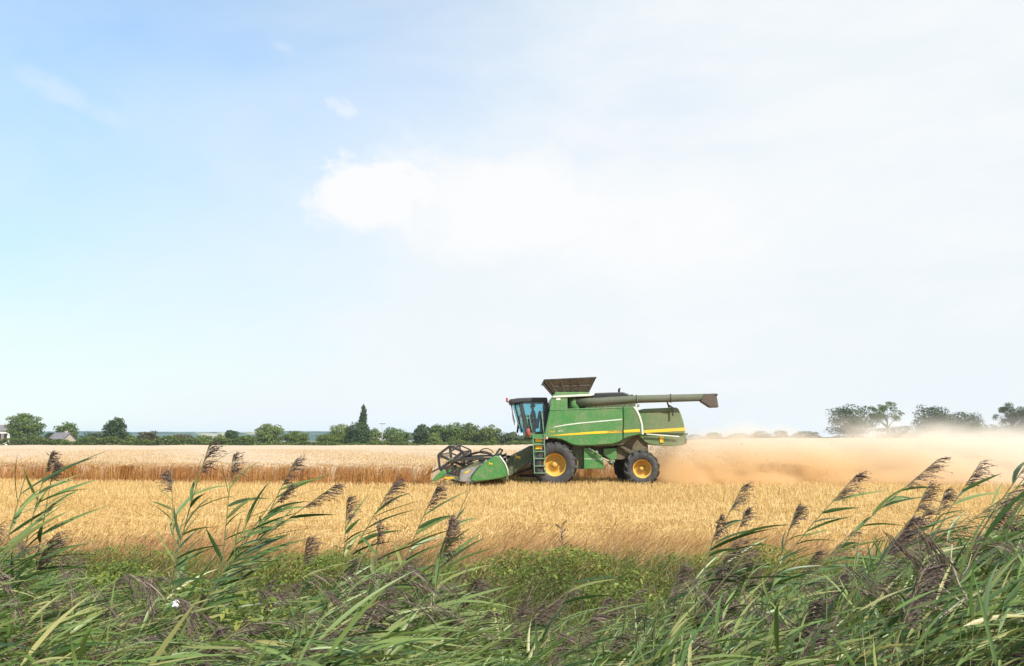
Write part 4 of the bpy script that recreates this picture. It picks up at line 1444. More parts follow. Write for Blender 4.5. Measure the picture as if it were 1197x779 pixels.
# ------------------------------------------------------------------ driver
M_skin = plain('skin', (0.42, 0.24, 0.17), .6, var=.1)
M_shirt = plain('blue_work_shirt', (0.05, 0.085, 0.16), .9, var=.2, scale=8)
M_hair = plain('dark_hair', (0.02, 0.016, 0.012), .7, var=.2)
M_trouser = plain('dark_trousers', (0.03, 0.035, 0.05), .9, var=.2)


def skin_mesh(name, pts, edges, mat, parent, root_i=0, sub=2):
    me = bpy.data.meshes.new(name)
    me.from_pydata([p[:3] for p in pts], edges, [])
    o = bpy.data.objects.new(name, me)
    C.objects.link(o)
    o.parent = parent
    md = o.modifiers.new('skin', 'SKIN')
    md.use_smooth_shade = True
    for i, p in enumerate(pts):
        r_ = p[3]
        me.skin_vertices[0].data[i].radius = (r_, r_) if not hasattr(r_, '__len__') else r_
        me.skin_vertices[0].data[i].use_root = (i == root_i)
    sb = o.modifiers.new('sub', 'SUBSURF')
    sb.levels = sb.render_levels = sub
    me.materials.append(mat)
    return o


hipx, hipz = X0 + xs_ + .08, zc + .56
per = empty('person', (hipx, YC, zc + .46), 'driver in a dark blue shirt sitting at the steering wheel inside the harvester cab', 'person')
fwd = -1
pts = [(0, 0, .10, .125), (0, 0, .26, .13), (-.01, 0, .44, .135), (-.02, 0, .56, .075), (-.035, 0, .63, .055), (-.05, 0, .71, .085), (-.055, 0, .80, .095), (-.05, 0, .88, .055), (-.155, 0, .76, .018)]
edges = [(0, 1), (1, 2), (2, 3), (3, 4), (4, 5), (5, 6), (6, 7), (6, 8)]
for s_ in (-1, 1):
    b = len(pts)
    hx_, hy_, hz_ = cx_ - xs_ - .08 + .03, s_ * .19, cz_ - (zc + .46) + .02
    pts += [(-.02, s_ * .17, .52, .062), (-.12, s_ * .25, .30, .047), (-.33, s_ * .22, .30, .038), (hx_ + .05, hy_, hz_, .028), (hx_ + .01, hy_, hz_ + .01, .034)]
    edges += [(2, b), (b, b + 1), (b + 1, b + 2), (b + 2, b + 3), (b + 3, b + 4)]
    for q in range(4):
        f0 = len(pts)
        dyy = (q - 1.5) * .018
        pts += [(hx_ - .04, hy_ + dyy, hz_ + .025, .009), (hx_ - .065, hy_ + dyy, hz_ - .0, .008), (hx_ - .045, hy_ + dyy, hz_ - .022, .007)]
        edges += [(b + 4, f0), (f0, f0 + 1), (f0 + 1, f0 + 2)]
    f0 = len(pts)
    pts += [(hx_ + .0, hy_ - s_ * .04, hz_ + .015, .010), (hx_ - .03, hy_ - s_ * .045, hz_ + .02, .008)]
    edges += [(b + 4, f0), (f0, f0 + 1)]
    l0 = len(pts)
    pts += [(-.04, s_ * .10, .09, .088), (-.42, s_ * .16, .12, .065), (-.46, s_ * .15, -.30, .045), (-.56, s_ * .15, -.40, .042)]
    edges += [(0, l0), (l0, l0 + 1), (l0 + 1, l0 + 2), (l0 + 2, l0 + 3)]
skin_mesh('body', pts, edges, M_skin, per)
# shirt, trousers and hair over the body
sp_ = [(0, 0, .10, .142), (0, 0, .26, .146), (-.01, 0, .44, .15), (-.02, 0, .555, .085)]
se_ = [(0, 1), (1, 2), (2, 3)]
for s_ in (-1, 1):
    b = len(sp_)
    sp_ += [(-.02, s_ * .17, .52, .074), (-.12, s_ * .25, .30, .058), (-.33, s_ * .22, .30, .048)]
    se_ += [(2, b), (b, b + 1), (b + 1, b + 2)]
skin_mesh('shirt', sp_, se_, M_shirt, per)
tp_, te_ = [(0, 0, .08, .145)], []
for s_ in (-1, 1):
    b = len(tp_)
    tp_ += [(-.04, s_ * .10, .09, .100), (-.42, s_ * .16, .12, .076), (-.46, s_ * .15, -.26, .057)]
    te_ += [(0, b), (b, b + 1), (b + 1, b + 2)]
skin_mesh('trousers', tp_, te_, M_trouser, per)
skin_mesh('hair', [(-.035, 0, .80, .10), (-.04, 0, .87, .085), (.0, 0, .74, .06)], [(0, 1), (0, 2)], M_hair, per)

# ------------------------------------------------------------------ dust and haze
def dust():
    m, t = mat_base('harvest_dust')
    pos = t.n('ShaderNodeNewGeometry').outputs['Position']
    x, y, z = t.xyz(pos)
    tx = t.math('MAXIMUM', t.math('SUBTRACT', x, 7.6), 0.0)
    hgt = t.math('ADD', 1.45, t.math('MULTIPLY', tx, 0.030))
    lift = t.noise(t.mapping(pos, scale=(.42, .12, .55)), 1.0, 5, 0.6, 0.4)
    zl = t.math('SUBTRACT', z, t.math('MULTIPLY', t.math('SUBTRACT', lift, 0.5), 2.6))
    zz = t.math('DIVIDE', t.math('MAXIMUM', zl, 0.0), hgt)
    yc = t.math('ADD', 37.3, t.math('MULTIPLY', tx, 0.10))
    wd = t.math('ADD', 1.6, t.math('MULTIPLY', tx, 0.11))
    yy = t.math('DIVIDE', t.math('SUBTRACT', y, yc), wd)
    e = t.math('EXPONENT', t.math('MULTIPLY', t.math('ADD', t.math('MULTIPLY', zz, zz), t.math('MULTIPLY', yy, yy)), -1.0))
    start = t.maprange(x, 6.3, 7.6)
    big = t.noise(t.mapping(pos, scale=(.60, .14, 1.0)), 0.70, 6, 0.62, 0.8)
    fine = t.noise(t.mapping(pos, scale=(.8, .20, 1.0)), 2.0, 5, 0.62, 0.6)
    nz = t.math('ADD', t.math('MULTIPLY', big, .7), t.math('MULTIPLY', fine, .3))
    nz = t.maprange(nz, 0.42, 0.61, 0.06, 2.4)
    fade = t.maprange(tx, 0.0, 30.0, 1.0, 0.19)
    near = t.maprange(tx, 14.0, 0.0, 0.0, 1.0)
    lowcore = t.math('MULTIPLY', t.maprange(z, 1.5, .1), t.math('MULTIPLY', near, 4.2))
    dens = t.math('MULTIPLY', t.math('MULTIPLY', e, start), t.math('MULTIPLY', nz, fade))
    dens = t.math('MULTIPLY', dens, t.math('ADD', 1.5, lowcore))
    # nothing left at the walls of the box
    for ax_, lo, hi in ((x, 60.0, 50.0), (z, 3.9, 1.9), (y, 29.6, 32.0), (y, 56.0, 50.0)):
        dens = t.math('MULTIPLY', dens, t.maprange(ax_, lo, hi, 0.0, 1.0))
    coarse = t.math('MULTIPLY', t.maprange(tx, 21.0, 5.0), t.maprange(z, 2.8, 0.6))
    col = t.mix(coarse, (0.97, 0.92, 0.83), (0.93, 0.695, 0.40))
    pv = t.n('ShaderNodeVolumePrincipled')
    t.put(pv.inputs['Color'], col)
    t.put(pv.inputs['Density'], dens)
    pv.inputs['Anisotropy'].default_value = 0.15
    finish(m, t, None, pv.outputs[0])
    o = MB().box((6.2, 29.5, -.6), (60, 56, 6.5)).build('dust_cloud', m)
    tag(o, 'brown cloud of dust and chaff drifting to the right behind the harvester', 'dust', kind='stuff')


dust()


def chaff():
    r = np.random.RandomState(11)
    N = 2600
    u = r.rand(N) ** 1.7
    x = 6.3 + 9 * u
    y = 37.4 + r.normal(0, 1.0, N) * (1 + u)
    z = np.clip(1.5 - 1.1 * u + r.normal(0, .5, N), .1, 2.6)
    P = np.stack([x, y, z], -1)
    d = nrm(r.normal(0, 1, (N, 3)))
    v, q = ribbons(P, d, np.zeros((N, 3)), r.uniform(.03, .12, N), r.uniform(.008, .018, N), 1, None, 0, 'flat')
    tag(np_mesh('flying_chaff', v, q, M_stem), 'bits of chopped straw flying out behind the harvester', 'chaff', kind='stuff')


chaff()


def haze():
    m, t = mat_base('far_air')
    pv = t.n('ShaderNodeVolumePrincipled')
    pv.inputs['Color'].default_value = (0.60, 0.78, 1.0, 1)
    pv.inputs['Density'].default_value = 0.00013
    finish(m, t, None, pv.outputs[0])
    o = MB().box((-5300, -40, -2), (5300, 5300, 48)).build('haze', m)
    tag(o, 'thin bluish air over the far fields', 'haze', kind='stuff')


haze()

# ------------------------------------------------------------------ ditch plants
M_leaf = island('reed_leaf', [(0.026, .052, .020), (0.062, .118, .036), (0.105, .180, .054), (.150, .225, .070), (.20, .25, .080), (.34, .31, .12)], 0.40, 0.24, 0.5)  # tints spread from dark to bright to add sun and shade contrast
M_leaf2 = island('reed_leaf_fill', [(0.022, .045, .017), (0.066, .125, .034), (0.125, .205, .052), (.185, .26, .075), (.22, .26, .085), (.38, .34, .14)], 0.42, 0.24, 0.45,
                 patch=(0.12, 0.17, 0.040), patch_scale=0.9)  # same wide tint range, light and shade contrast put into the leaf colour
M_rstem = plain('reed_stem', (0.13, 0.15, 0.055), .5, var=.4, scale=3, col2=(.22, .17, .075))
M_plume = island('reed_plume', [(0.062, .038, .042), (0.110, .072, .070), (.17, .12, .105), (.27, .21, .165)], 0.7, 0.2, 0.2)
M_weed = island('bramble_leaf', [(0.070, .115, .018), (0.135, .195, .028), (.22, .265, .042), (.33, .33, .075)], 0.5, 0.35, 0.35,
                patch=(0.045, 0.085, 0.020), patch_scale=0.8)
M_weedstem = plain('weed_stem', (0.13, 0.10, 0.06), .8, var=.3)


def reed_parts(root, dx, dy, H, r, plume=.26, nleaf=11, leafL=(.28, .48), leafW=(.018, .030), wind=1.0, droop=1.0, first=.28, pstr=80, pdir=None, stem_r=.0062, spread=.9):
    """stem from the origin to (dx,dy,H); leaves stream down-wind (+x)"""
    n = 9
    s = np.linspace(0, 1, n)
    ex = 1.7
    cx = dx * s ** ex
    cy = dy * s ** ex
    cz = H * (s - .06 * s ** 3) / .94
    pts = np.stack([cx, cy, cz], -1)
    mb = MB().tube([Vector(p) for p in pts], list(stem_r * (1 - .65 * s)), 5, cap=False)
    stem = mb.build('stem', M_rstem, root)

    def on(t):
        return np.stack([np.interp(t, s, pts[:, k]) for k in range(3)], -1)

    def tan(t):
        return nrm(on(np.minimum(t + .03, 1.0)) - on(t - .03))
    # leaves
    if nleaf:
        t_ = first + (.94 - first) * (np.arange(nleaf) + r.rand(nleaf) * .7) / nleaf
        P, T = on(t_), tan(t_)
        alt = np.where(np.arange(nleaf) % 2 == 0, 1, -1) * 1.0
        az_ = r.normal(0, spread, nleaf) + (alt < 0) * r.choice([0, 1], nleaf, p=[.62, .38]) * math.pi * .8
        out_ = np.stack([np.cos(az_), np.sin(az_), np.zeros(nleaf)], -1)
        d = nrm(T * r.uniform(.55, 1.1, nleaf)[:, None] + out_ * r.uniform(.5, 1.0, nleaf)[:, None] + np.array([.35 * wind, 0, 0]))
        L = r.uniform(leafL[0], leafL[1], nleaf) * (1 - .35 * np.abs(t_ - .55))
        bd = np.stack([r.uniform(.03, .30, nleaf) * wind, r.normal(0, .10, nleaf), -r.uniform(.05, .50, nleaf) * droop], -1)
        v, q = ribbons(P, d, bd, L, r.uniform(leafW[0], leafW[1], nleaf), 7, np.cross(d, np.array([0, 0, 1.0]) + r.normal(0, .85, (nleaf, 3))), .13, 'leaf')
        np_mesh('foliage', v, q, M_leaf, root, smooth=True)
    # one-sided drooping plume
    if plume:
        k = pstr
        plume = plume * .54
        t_ = 1 - plume / max(H, .3) * r.rand(k) ** 1.15 * 1.0
        P, T = on(t_), tan(t_)
        plume *= r.uniform(.75, 1.1)
        w_ = np.array([1.0, 0, -.15]) if pdir is None else np.array(pdir, float)
        d = nrm(T * r.uniform(.5, 1.1, k)[:, None] + w_ * r.uniform(.15, .85, k)[:, None] + r.normal(0, .20, (k, 3)))
        frac = (1 - t_) * H / plume
        L = plume * r.uniform(.30, .66, k) * (.55 + .55 * np.sin(np.clip(frac, 0, 1) * 2.6 + .35))
        bd = w_ * r.uniform(.05, .4, k)[:, None] + np.stack([np.zeros(k), np.zeros(k), -r.uniform(.05, .45, k)], -1)
        bag = Bag()
        v, q = ribbons(P, d, bd, L, r.uniform(.0022, .0042, k), 4, nrm(r.normal(0, 1, (k, 3))), 0, 'strand')
        bag.add((v, q))
        # spikelets along the strands
        j = r.randint(0, k, k * 3)
        u = r.uniform(.25, 1.0, k * 3)
        Ps = P[j] + d[j] * (L[j] * u)[:, None] + bd[j] * (L[j] * u * u)[:, None]
        ds = nrm(d[j] + 2 * bd[j] * u[:, None] + r.normal(0, .35, (k * 3, 3)))
        bag.add(ribbons(Ps, ds, np.zeros((k * 3, 3)), r.uniform(.008, .018, k * 3), r.uniform(.0020, .0042, k * 3), 1, nrm(r.normal(0, 1, (k * 3, 3))), 0, 'flat'))
        bag.build('plume', [M_plume], root)
    return root


RG = 'common reeds growing in the ditch'


def zroot(x, y):
    return float(zg(x, y)) - .03


# tall reeds that stand out against the field: (tip px,py, lower px,py, D, label, plume, nleaf, kw)
TALL = [
    (74, 530, 44, 640, 4.4, 'tall reed near the left edge with a slender purple plume', .22, 12, {}),
    (22, 545, 2, 640, 4.0, 'leafy reed at the left edge, its long leaves reaching right across the stubble', 0, 12, dict(leafL=(.28, .46), leafW=(.016, .026))),
    (52, 545, 38, 650, 4.3, 'thin upright reed close beside the tall plumed reed near the left edge', .18, 8, {}),
    (250, 521, 216, 650, 4.2, 'tallest reed on the left, a shaggy plume in front of the wheat edge', .30, 11, dict(spread=1.5)),
    (192, 556, 196, 660, 4.6, 'straight reed whose small plume droops to the left, left of the tallest left reed', .20, 10, dict(pdir=(-.7, 0, -.4), wind=.1, spread=2.2)),
    (271, 535, 262, 640, 4.8, 'slim upright reed just right of the tallest left reed', .26, 5, dict(spread=1.8)),
    (346, 538, 305, 640, 4.6, 'slanting reed with a plume over the wheat edge, left of the strongly bent reed', .30, 9, {}),
    (394, 567, 300, 655, 4.3, 'strongly bent reed leaning right, leaves standing up from its stem', .24, 7, dict(spread=1.2, droop=.2)),
    (335, 570, 285, 650, 4.5, 'reed with a small dark plume inside the bunch of slanting reeds', .18, 12, {}),
    (317, 585, 275, 660, 4.4, 'leafy reed without plume in the bunch of slanting reeds', 0, 13, dict(leafL=(.22, .36))),
    (305, 578, 272, 655, 4.6, 'leafy reed at the left side of the bunch of slanting reeds', 0, 13, dict(leafL=(.22, .36))),
    (368, 628, 360, 690, 4.4, 'short reed with an upright purple plume right of the bunch of slanting reeds', .26, 6, {}),
    (407, 585, 403, 660, 4.6, 'upright reed with a spiky narrow plume left of the middle', .24, 9, dict(wind=.3)),
    (460, 565, 420, 650, 4.4, 'reed bending right with a dark plume, in front of the stubble left of the header', .26, 8, {}),
    (442, 614, 438, 690, 4.0, 'short reed with a dark hanging plume under the bending one', .22, 8, dict(pdir=(.2, 0, -.8))),
    (512, 570, 482, 655, 4.4, 'reed with a dark plume below the reel of the header', .24, 8, {}),
    (549, 572, 520, 655, 4.3, 'reed with small leaves all the way up and no plume, below the header', 0, 12, dict(leafL=(.10, .20), first=.55, leafW=(.012, .018))),
    (524, 612, 512, 690, 3.9, 'reed with the heavy hanging purple plume below the header', .34, 9, dict(pdir=(.25, 0, -.9), pstr=170)),
    (690, 640, 668, 690, 4.4, 'thin bare leaning blade of reed in front of the harvester wheels', 0, 3, dict(leafL=(.25, .35))),
    (868, 570, 842, 640, 5.0, 'slim reed with a pale feathery plume on the right of the middle', .30, 4, dict(pstr=80)),
    (836, 606, 818, 690, 3.9, 'drooping reed with a dark tuft and hanging leaves, right of the middle', .20, 12, dict(pdir=(.3, 0, -.8), droop=1.6)),
    (872, 598, 850, 680, 4.4, 'short dark plumed reed right of the drooping reed', .18, 9, {}),
    (924, 594, 905, 680, 4.3, 'short reed with a small dark plume left of the three long slanting reeds', .20, 10, {}),
    (1002, 555, 938, 650, 4.3, 'leftmost of the three long slanting reeds on the right, plume like a flag', .28, 9, dict(droop=.8)),
    (1097, 537, 1006, 640, 4.2, 'middle one of the three long slanting reeds on the right, plume before the dust', .30, 9, dict(droop=.8)),
    (1166, 541, 1108, 650, 4.2, 'rightmost of the three long slanting reeds on the right', .28, 11, dict(droop=.8)),
    (1096, 571, 1062, 660, 3.9, 'dark plumed reed between the middle and right one of the three long slanting reeds', .26, 10, {}),
    (1122, 576, 1098, 660, 4.1, 'smaller dark plumed reed just left of the right long slanting reed', .22, 9, {}),
    (1206, 520, 1140, 650, 3.6, 'tall reed at the right edge with broad dark leaves streaming right', .30, 14, dict(leafL=(.30, .48), leafW=(.014, .024))),
    (1226, 505, 1165, 640, 3.5, 'tallest reed, its plume out of view beyond the right edge', .30, 15, dict(leafL=(.30, .48), leafW=(.014, .024))),
    (1050, 605, 1015, 680, 3.7, 'reed with a dense dark plume lying flat under the middle long slanting reed', .32, 10, dict(pstr=170)),
    (1160, 590, 1125, 680, 3.4, 'leafy reed under the right long slanting reed', .20, 14, dict(leafL=(.30, .48))),
]
for k, (tx_, ty_, bx_, by_, D_, lab, pl_, nl_, kw) in enumerate(TALL):
    r = np.random.RandomState(300 + k)
    tip = at(tx_, ty_, D_)
    low = at(bx_, by_, D_)
    gz = zroot(low.x, D_)
    slope = (tip.x - low.x) / max(.15, tip.z - low.z)
    dx_ = slope * (tip.z - gz) * .72
    rx0 = tip.x - dx_
    root = empty('common_reed', (rx0, D_, gz), lab, 'reed', RG)
    reed_parts(root, dx_, r.normal(0, .08), tip.z - gz, r, pl_, nl_ + 6, **dict(dict(first=.64, leafL=(.17, .34), leafW=(.015, .025), droop=.6), **kw))

# prototypes for the thicket
protos = []
for k in range(26):
    r = np.random.RandomState(900 + k)
    kind = (0, 2, 3, 1)[k % 4]                                     # 0 plumed, 1/2 leafy, 3 lodged with plume
    H = r.uniform(1.5, 1.8)
    dx_ = {0: r.uniform(.25, .6), 1: r.uniform(.4, .9), 2: r.uniform(.1, .6), 3: r.uniform(.9, 1.4)}[kind]
    plume_ = 0 if kind in (1, 2) else r.uniform(.30, .44)
    protos.append((kind, dx_, r.normal(0, .15), H, plume_, r))
LAB = {0: 'green reed with a purple brown plume among the dense reeds along the ditch',
       2: 'leafy green reed without a plume among the dense reeds along the ditch',
       3: 'wind-flattened reed with a drooping purple plume among the dense reeds along the ditch'}
LAB[1] = LAB[2]
proto_o = []

ENV_X = [-150, 0, 60, 110, 200, 300, 350, 400, 450, 520, 560, 640, 720, 790, 830, 880, 930, 1000, 1080, 1140, 1197, 1350]
ENV_Y = [585, 600, 620, 645, 660, 676, 668, 648, 636, 650, 676, 690, 684, 664, 640, 650, 640, 612, 600, 590, 565, 540]


def env(px):
    return np.interp(px, ENV_X, ENV_Y)


def place(k, i, px, py, D):
    kind, dx_, dy_, H, plume_, r = protos[k]
    tip = at(px, py, D)
    first = len(proto_o) <= k
    # scale so that the tip arrives where it should, roots on the ditch bed
    gz = zroot(tip.x, D)
    s = max(.45, (tip.z - gz) / H)
    loc = (tip.x - dx_ * s, D - dy_ * s)
    gz = zroot(*loc)
    if first:
        root = empty('common_reed', (loc[0], loc[1], gz), LAB[kind], 'reed', RG)
        reed_parts(root, dx_, dy_, H, r, plume_, [13, 12, 15, 12][kind], leafL=(.22, .42), leafW=(.009, .017), spread=[.8, .7, 1.4, .6][kind], droop=[1, 1, 1.1, .9][kind],
                   pdir=None if kind != 3 else (.5, 0, -.6), pstr=int(r.uniform(60, 115)))
        proto_o.append(root)
    else:
        src = proto_o[k]
        root = src.copy()
        C.objects.link(root)
        root.location = (loc[0], loc[1], gz)
        for ch in src.children:
            c = ch.copy()
            C.objects.link(c)
            c.parent = root
    root.scale = (s, s, s)


rs = np.random.RandomState(42)
i = 0
for row, (D0, D1, cnt) in enumerate(((5.2, 6.6, 60), (4.0, 5.2, 66), (3.0, 4.0, 56), (2.5, 3.0, 40))):
    for j in range(cnt):
        D_ = rs.uniform(D0, D1)
        px = -40 + (1290 * (j + rs.rand()) / cnt)
        if row == 0 and 555 < px < 790 and rs.rand() < .6:
            px = rs.choice([rs.uniform(-40, 540), rs.uniform(800, 1250)])
        e = float(env(px))
        py = e + [rs.uniform(2, 40), rs.uniform(15, 80), rs.uniform(50, 125), rs.uniform(85, 190)][row]
        place(i % 26, i, px, py, D_)
        i += 1


# the bunches of upright leafy reeds in the middle of the ditch
for j in range(46):
    a, b, up, dn = ((398, 560, -4, 46), (398, 560, 0, 60), (600, 800, -14, 40), (805, 900, -12, 40))[j % 4]
    px = rs.uniform(a, b)
    place((1, 3, 5, 7, 9, 11, 13, 15, 17, 19, 0, 4)[j % 12], i, px, float(env(px)) + rs.uniform(up, dn), rs.uniform(3.7, 4.9))
    i += 1


# everything in the reed bed too tangled to count
def thicket():
    r = np.random.RandomState(77)
    bag = Bag()
    # leafy shoots: a leaning stem with alternating leaves that fan out the same way
    M = 4800
    D_ = 2.3 + 5.0 * r.rand(M) ** .85
    px = r.uniform(-170, 1370, M)
    mid = (px > 560) & (px < 790) & (D_ > 4.6)
    keep = ~mid | (r.rand(M) < .8)
    D_, px = D_[keep], px[keep]
    M = len(px)
    x = (px - 598.5) / 931 * D_
    e = env(px) + 10 + 34 * np.clip((5.4 - D_) / 3, 0, 1) + r.uniform(0, 60, M)
    g = zg(x, D_)
    ztop = np.maximum(CAM_H - (e - 515) / 931 * D_, g + .35)
    lean = np.clip(.55 + .35 * np.sin(x * 1.1 + D_ * .7) + r.normal(0, .32, M), -.5, 1.5)
    hs = r.uniform(.55, .95, M)                       # length of the visible shoot
    ax_ = nrm(np.stack([np.sin(lean), r.normal(0, .25, M), np.cos(lean)], -1))
    tipp = np.stack([x, D_, ztop - .12], -1)
    basep = tipp - ax_ * hs[:, None]
    sbag = ribbons(basep, ax_, np.zeros((M, 3)), hs, r.uniform(.006, .010, M), 2, np.tile([1., .2, 0], (M, 1)), 0, 'grass')
    bag.add(sbag, 1)
    per_ = 10
    faz = r.normal(0, .9, M)
    for k in range(per_):
        f = (k + r.rand(M) * .6) / per_
        P = basep + ax_ * (hs * f)[:, None]
        az_ = faz + (math.pi if k % 2 else 0) * (r.rand(M) < .45) + r.normal(0, .35, M)
        out_ = np.stack([np.cos(az_), np.sin(az_), np.zeros(M)], -1)
        d = nrm(ax_ * r.uniform(.6, 1.25, M)[:, None] + out_ * r.uniform(.35, .95, M)[:, None] + np.array([.25, 0, 0]))
        bd = np.stack([r.uniform(0, .22, M), r.normal(0, .08, M), -r.uniform(.0, .42, M)], -1)
        L = r.uniform(.17, .37, M) * (1 - .4 * abs(f - .45))
        sd = np.cross(d, np.array([0, 0, 1.0]) + r.normal(0, .7, (M, 3)))
        bag.add(ribbons(P, d, bd, L, r.uniform(.008, .017, M), 5, sd, .12, 'leaf'), 0)
    # drooping seed heads sunk in the mass
    H_ = 140
    Dh = 2.6 + 3.6 * r.rand(H_)
    ph = r.uniform(-120, 1320, H_)
    eh = env(ph) + r.uniform(14, 150, H_)
    ok = (eh < 800) & ~((ph > 560) & (ph < 790) & (eh < 705))
    Dh, ph, eh = Dh[ok], ph[ok], eh[ok]
    H_ = len(ph)
    xh = (ph - 598.5) / 931 * Dh
    c0 = np.stack([xh, Dh, CAM_H - (eh - 515) / 931 * Dh + .05], -1)
    hd_ = nrm(np.stack([r.uniform(.3, 1, H_), r.normal(0, .4, H_), r.uniform(-.7, .35, H_)], -1))
    K = 46
    j = np.repeat(np.arange(H_), K)
    u = r.rand(H_ * K)
    Pp = c0[j] + hd_[j] * (u * .20)[:, None] + r.normal(0, .008, (H_ * K, 3))
    dp = nrm(hd_[j] * .8 + r.normal(0, .28, (H_ * K, 3)) + np.array([.2, 0, -.35]))
    bag.add(ribbons(Pp, dp, np.tile([.05, 0, -.3], (H_ * K, 1)), r.uniform(.04, .09, H_ * K), r.uniform(.0024, .0044, H_ * K), 3, nrm(r.normal(0, 1, (H_ * K, 3))), 0, 'strand'), 2)
    # stems
    n2 = 1700
    D2 = 2.1 + 4.8 * r.rand(n2)
    p2 = r.uniform(-170, 1370, n2)
    x2 = (p2 - 598.5) / 931 * D2
    g2 = zg(x2, D2)
    e2 = env(p2) + 25 + 70 * np.clip((5.4 - D2) / 3, 0, 1)
    h2 = np.maximum(.3, CAM_H - (e2 - 515) / 931 * D2 - g2 - .1)
    d2 = nrm(np.stack([r.normal(.35, .25, n2), r.normal(0, .2, n2), np.ones(n2)], -1))
    bag.add(ribbons(np.stack([x2, D2, g2], -1), d2, np.stack([r.uniform(.0, .4, n2), np.zeros(n2), np.zeros(n2)], -1), h2 * .9, np.full(n2, .008), 4, np.tile([1., .3, 0], (n2, 1)), 0, 'flat'), 1)
    o = bag.build('reed_thicket', [M_leaf2, M_rstem, M_plume], smooth=True)
    tag(o, 'tangled mass of green reed leaves filling the ditch', 'reed bed', kind='stuff')


thicket()


def weeds():
    r = np.random.RandomState(5)
    bag = Bag()
    # mounds of small bright leaves on both sides of the ditch and under the reeds
    N = 230000
    y = 3.2 + 8.9 * r.rand(N) ** .85
    x = (r.rand(N) - .5) * (y * 1.5 + 3)
    mound = .5 + .5 * np.sin(x * 1.35 + 1.3 * np.sin(y * .8)) * np.sin(y * 1.25 + .7 * x)
    fine = .5 + .5 * np.sin(x * 4.1 + y) * np.sin(y * 3.7 - x * 1.2)
    keep = r.rand(N) < .10 + .75 * mound ** 1.3 + .30 * fine ** 2
    x, y, mound, fine = x[keep], y[keep], mound[keep], fine[keep]
    N = len(x)
    hh = (.05 + .50 * mound + .26 * fine) * np.interp(y, [3, 6, 8, 10, 12.2], [2.4, 2.1, 1.35, 1.0, .55])
    z = zg(x, y) + hh * (1 - .75 * r.rand(N) ** 2.0)
    P = np.stack([x, y, z], -1)
    az_ = r.uniform(0, 6.283, N)
    el_ = r.normal(.15, .45, N)
    d = np.stack([np.cos(az_) * np.cos(el_), np.sin(az_) * np.cos(el_), np.sin(el_)], -1)
    big = r.uniform(.022, .060, N)
    bag.add(ribbons(P, d, np.stack([np.zeros(N), np.zeros(N), -r.uniform(.1, .5, N)], -1), big, big * r.uniform(.38, .62, N), 2, None, .1, 'strand'), 0)
    # wiry stems
    n2 = 9000
    y2 = 6.4 + 5.6 * r.rand(n2)
    x2 = (r.rand(n2) - .5) * (y2 * 1.5 + 3)
    d2 = nrm(np.stack([r.normal(.15, .35, n2), r.normal(0, .3, n2), np.ones(n2)], -1))
    bag.add(ribbons(np.stack([x2, y2, zg(x2, y2)], -1), d2, np.stack([r.normal(.2, .3, n2), r.normal(0, .2, n2), -r.uniform(0, .5, n2)], -1), r.uniform(.4, .95, n2), r.uniform(.005, .010, n2), 4,
                    np.tile([1., .2, 0], (n2, 1)), 0, 'grass'), 1)
    # long grass blades between them
    n3 = 34000
    y3 = 5.0 + 7.2 * r.rand(n3)
    x3 = (r.rand(n3) - .5) * (y3 * 1.5 + 3)
    d3 = nrm(np.stack([r.normal(.3, .4, n3), r.normal(0, .35, n3), np.ones(n3)], -1))
    bag.add(ribbons(np.stack([x3, y3, zg(x3, y3) + .05], -1), d3, np.stack([r.normal(.4, .3, n3), r.normal(0, .2, n3), -r.uniform(.1, .9, n3)], -1), r.uniform(.3, .75, n3), r.uniform(.006, .012, n3), 4, None, 0, 'grass'), 0)
    o = bag.build('undergrowth', [M_weed, M_weedstem])
    tag(o, 'bright green brambles, weeds and grass on the bank of the ditch', 'undergrowth', kind='stuff')


weeds()

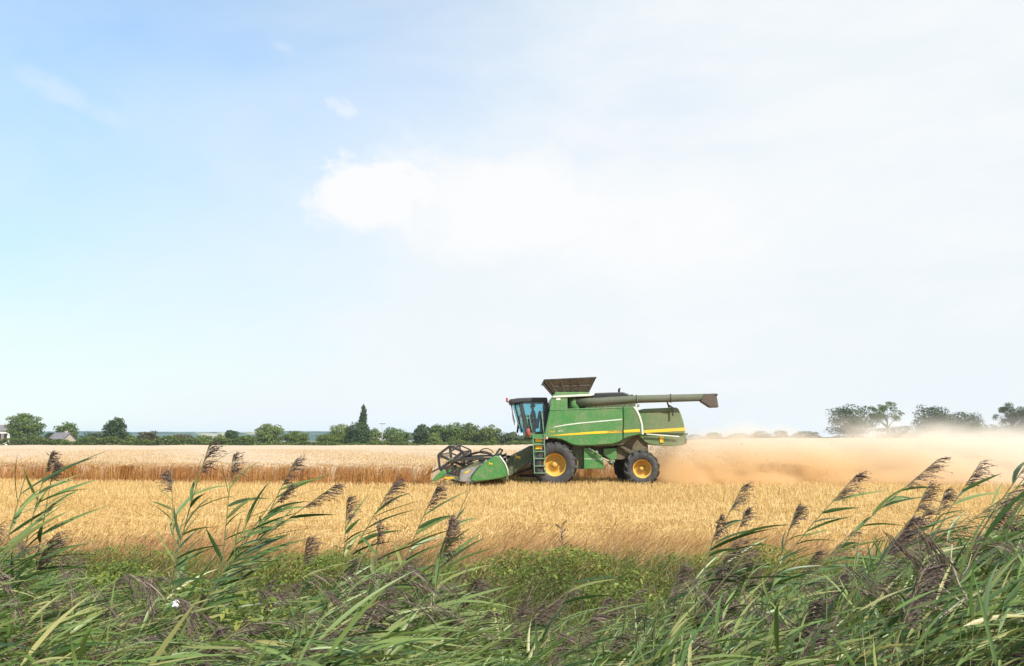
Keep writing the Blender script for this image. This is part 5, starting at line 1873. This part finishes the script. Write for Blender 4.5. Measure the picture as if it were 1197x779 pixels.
# small things in the vegetation
p = at(220, 700, 3.3)
fl = empty('bindweed_flower', (p.x, p.y - .12, p.z), 'white bindweed flower among the reeds at lower left', 'flower')
mb = MB()
vv, ff = [], []
for ring_, (rr_, zz_) in enumerate(((.002, -.03), (.004, -.016), (.009, -.005), (.017, .002))):
    for k in range(15):
        a = 2 * math.pi * k / 15
        q = rr_ * (1 + (.10 * math.cos(5 * a) if ring_ == 3 else 0))
        vv.append((q * math.cos(a), -zz_ * 1.0, q * math.sin(a)))
for ring_ in range(3):
    for k in range(15):
        ff.append((ring_ * 15 + k, ring_ * 15 + (k + 1) % 15, (ring_ + 1) * 15 + (k + 1) % 15, (ring_ + 1) * 15 + k))
vv = [(a, -b - .0, c) for a, b, c in vv]
M_petal = plain('white_petal', (.82, .82, .80), .7, var=.05)
g = MB().add(vv, ff, True).build('petal', M_petal, fl)
sm = g.modifiers.new('thick', 'SOLIDIFY')
sm.thickness = .001
MB().tube([(0, .05, 0), (.01, .09, -.03), (.015, .10, -.12), (0, .08, -.5)], .002, 5).build('stem', M_rstem, fl)

# pale dead branched stalk on the right
M_dead = plain('dead_stalk', (0.42, 0.36, 0.25), .85, var=.25, scale=20)
b_ = at(1180, 770, 3.0)
ds = empty('dead_stalk', (b_.x, b_.y, zroot(b_.x, b_.y)), 'pale dead branching stalk slanting through the reeds on the right', 'dead stalk')
o_ = Vector(ds.location)


def q3(px, py, D=3.0):
    return at(px, py, D) - o_


mb = MB()
mb.tube([Vector((0.06, 0, 0)), q3(1178, 760), q3(1140, 716), q3(1120, 682), q3(1111, 655), q3(1113, 636)], [.008, .007, .006, .005, .004, .002], 6)
mb.tube([q3(1140, 716), q3(1105, 690), q3(1080, 668)], [.004, .003, .0015], 5)
mb.tube([q3(1162, 742), q3(1130, 728), q3(1098, 712), q3(1072, 706)], [.004, .0035, .0025, .0015], 5)
mb.tube([q3(1120, 682), q3(1131, 664), q3(1136, 648)], [.003, .002, .001], 5)
mb.build('twig', M_dead, ds)

# withered umbel standing alone in the dry grass
p = at(657, 625, 11.5)
um = empty('withered_umbel', (p.x + .03, 11.5, float(zg(p.x, 11.5))), 'small dark withered weed head standing alone in the dry grass below the harvester', 'weed')
hz_ = p.z - um.location.z
mb = MB().tube([(0, 0, 0), (-.01, 0, hz_ * .6), (-.04, 0, hz_ + .12)], [.006, .005, .003], 5)
mb.build('stem', M_plume, um)
mb = MB()
rr = random.Random(3)
for k in range(22):
    z_ = hz_ - .30 + rr.random() * .46
    a = rr.random() * 6.28
    l_ = .03 + .07 * rr.random()
    s0 = Vector((-.03, 0, z_))
    mb.tube([s0, s0 + Vector((l_ * math.cos(a), l_ * math.sin(a), l_ * .7))], [.003, .007], 5)
mb.build('seed_head', M_plume, um)
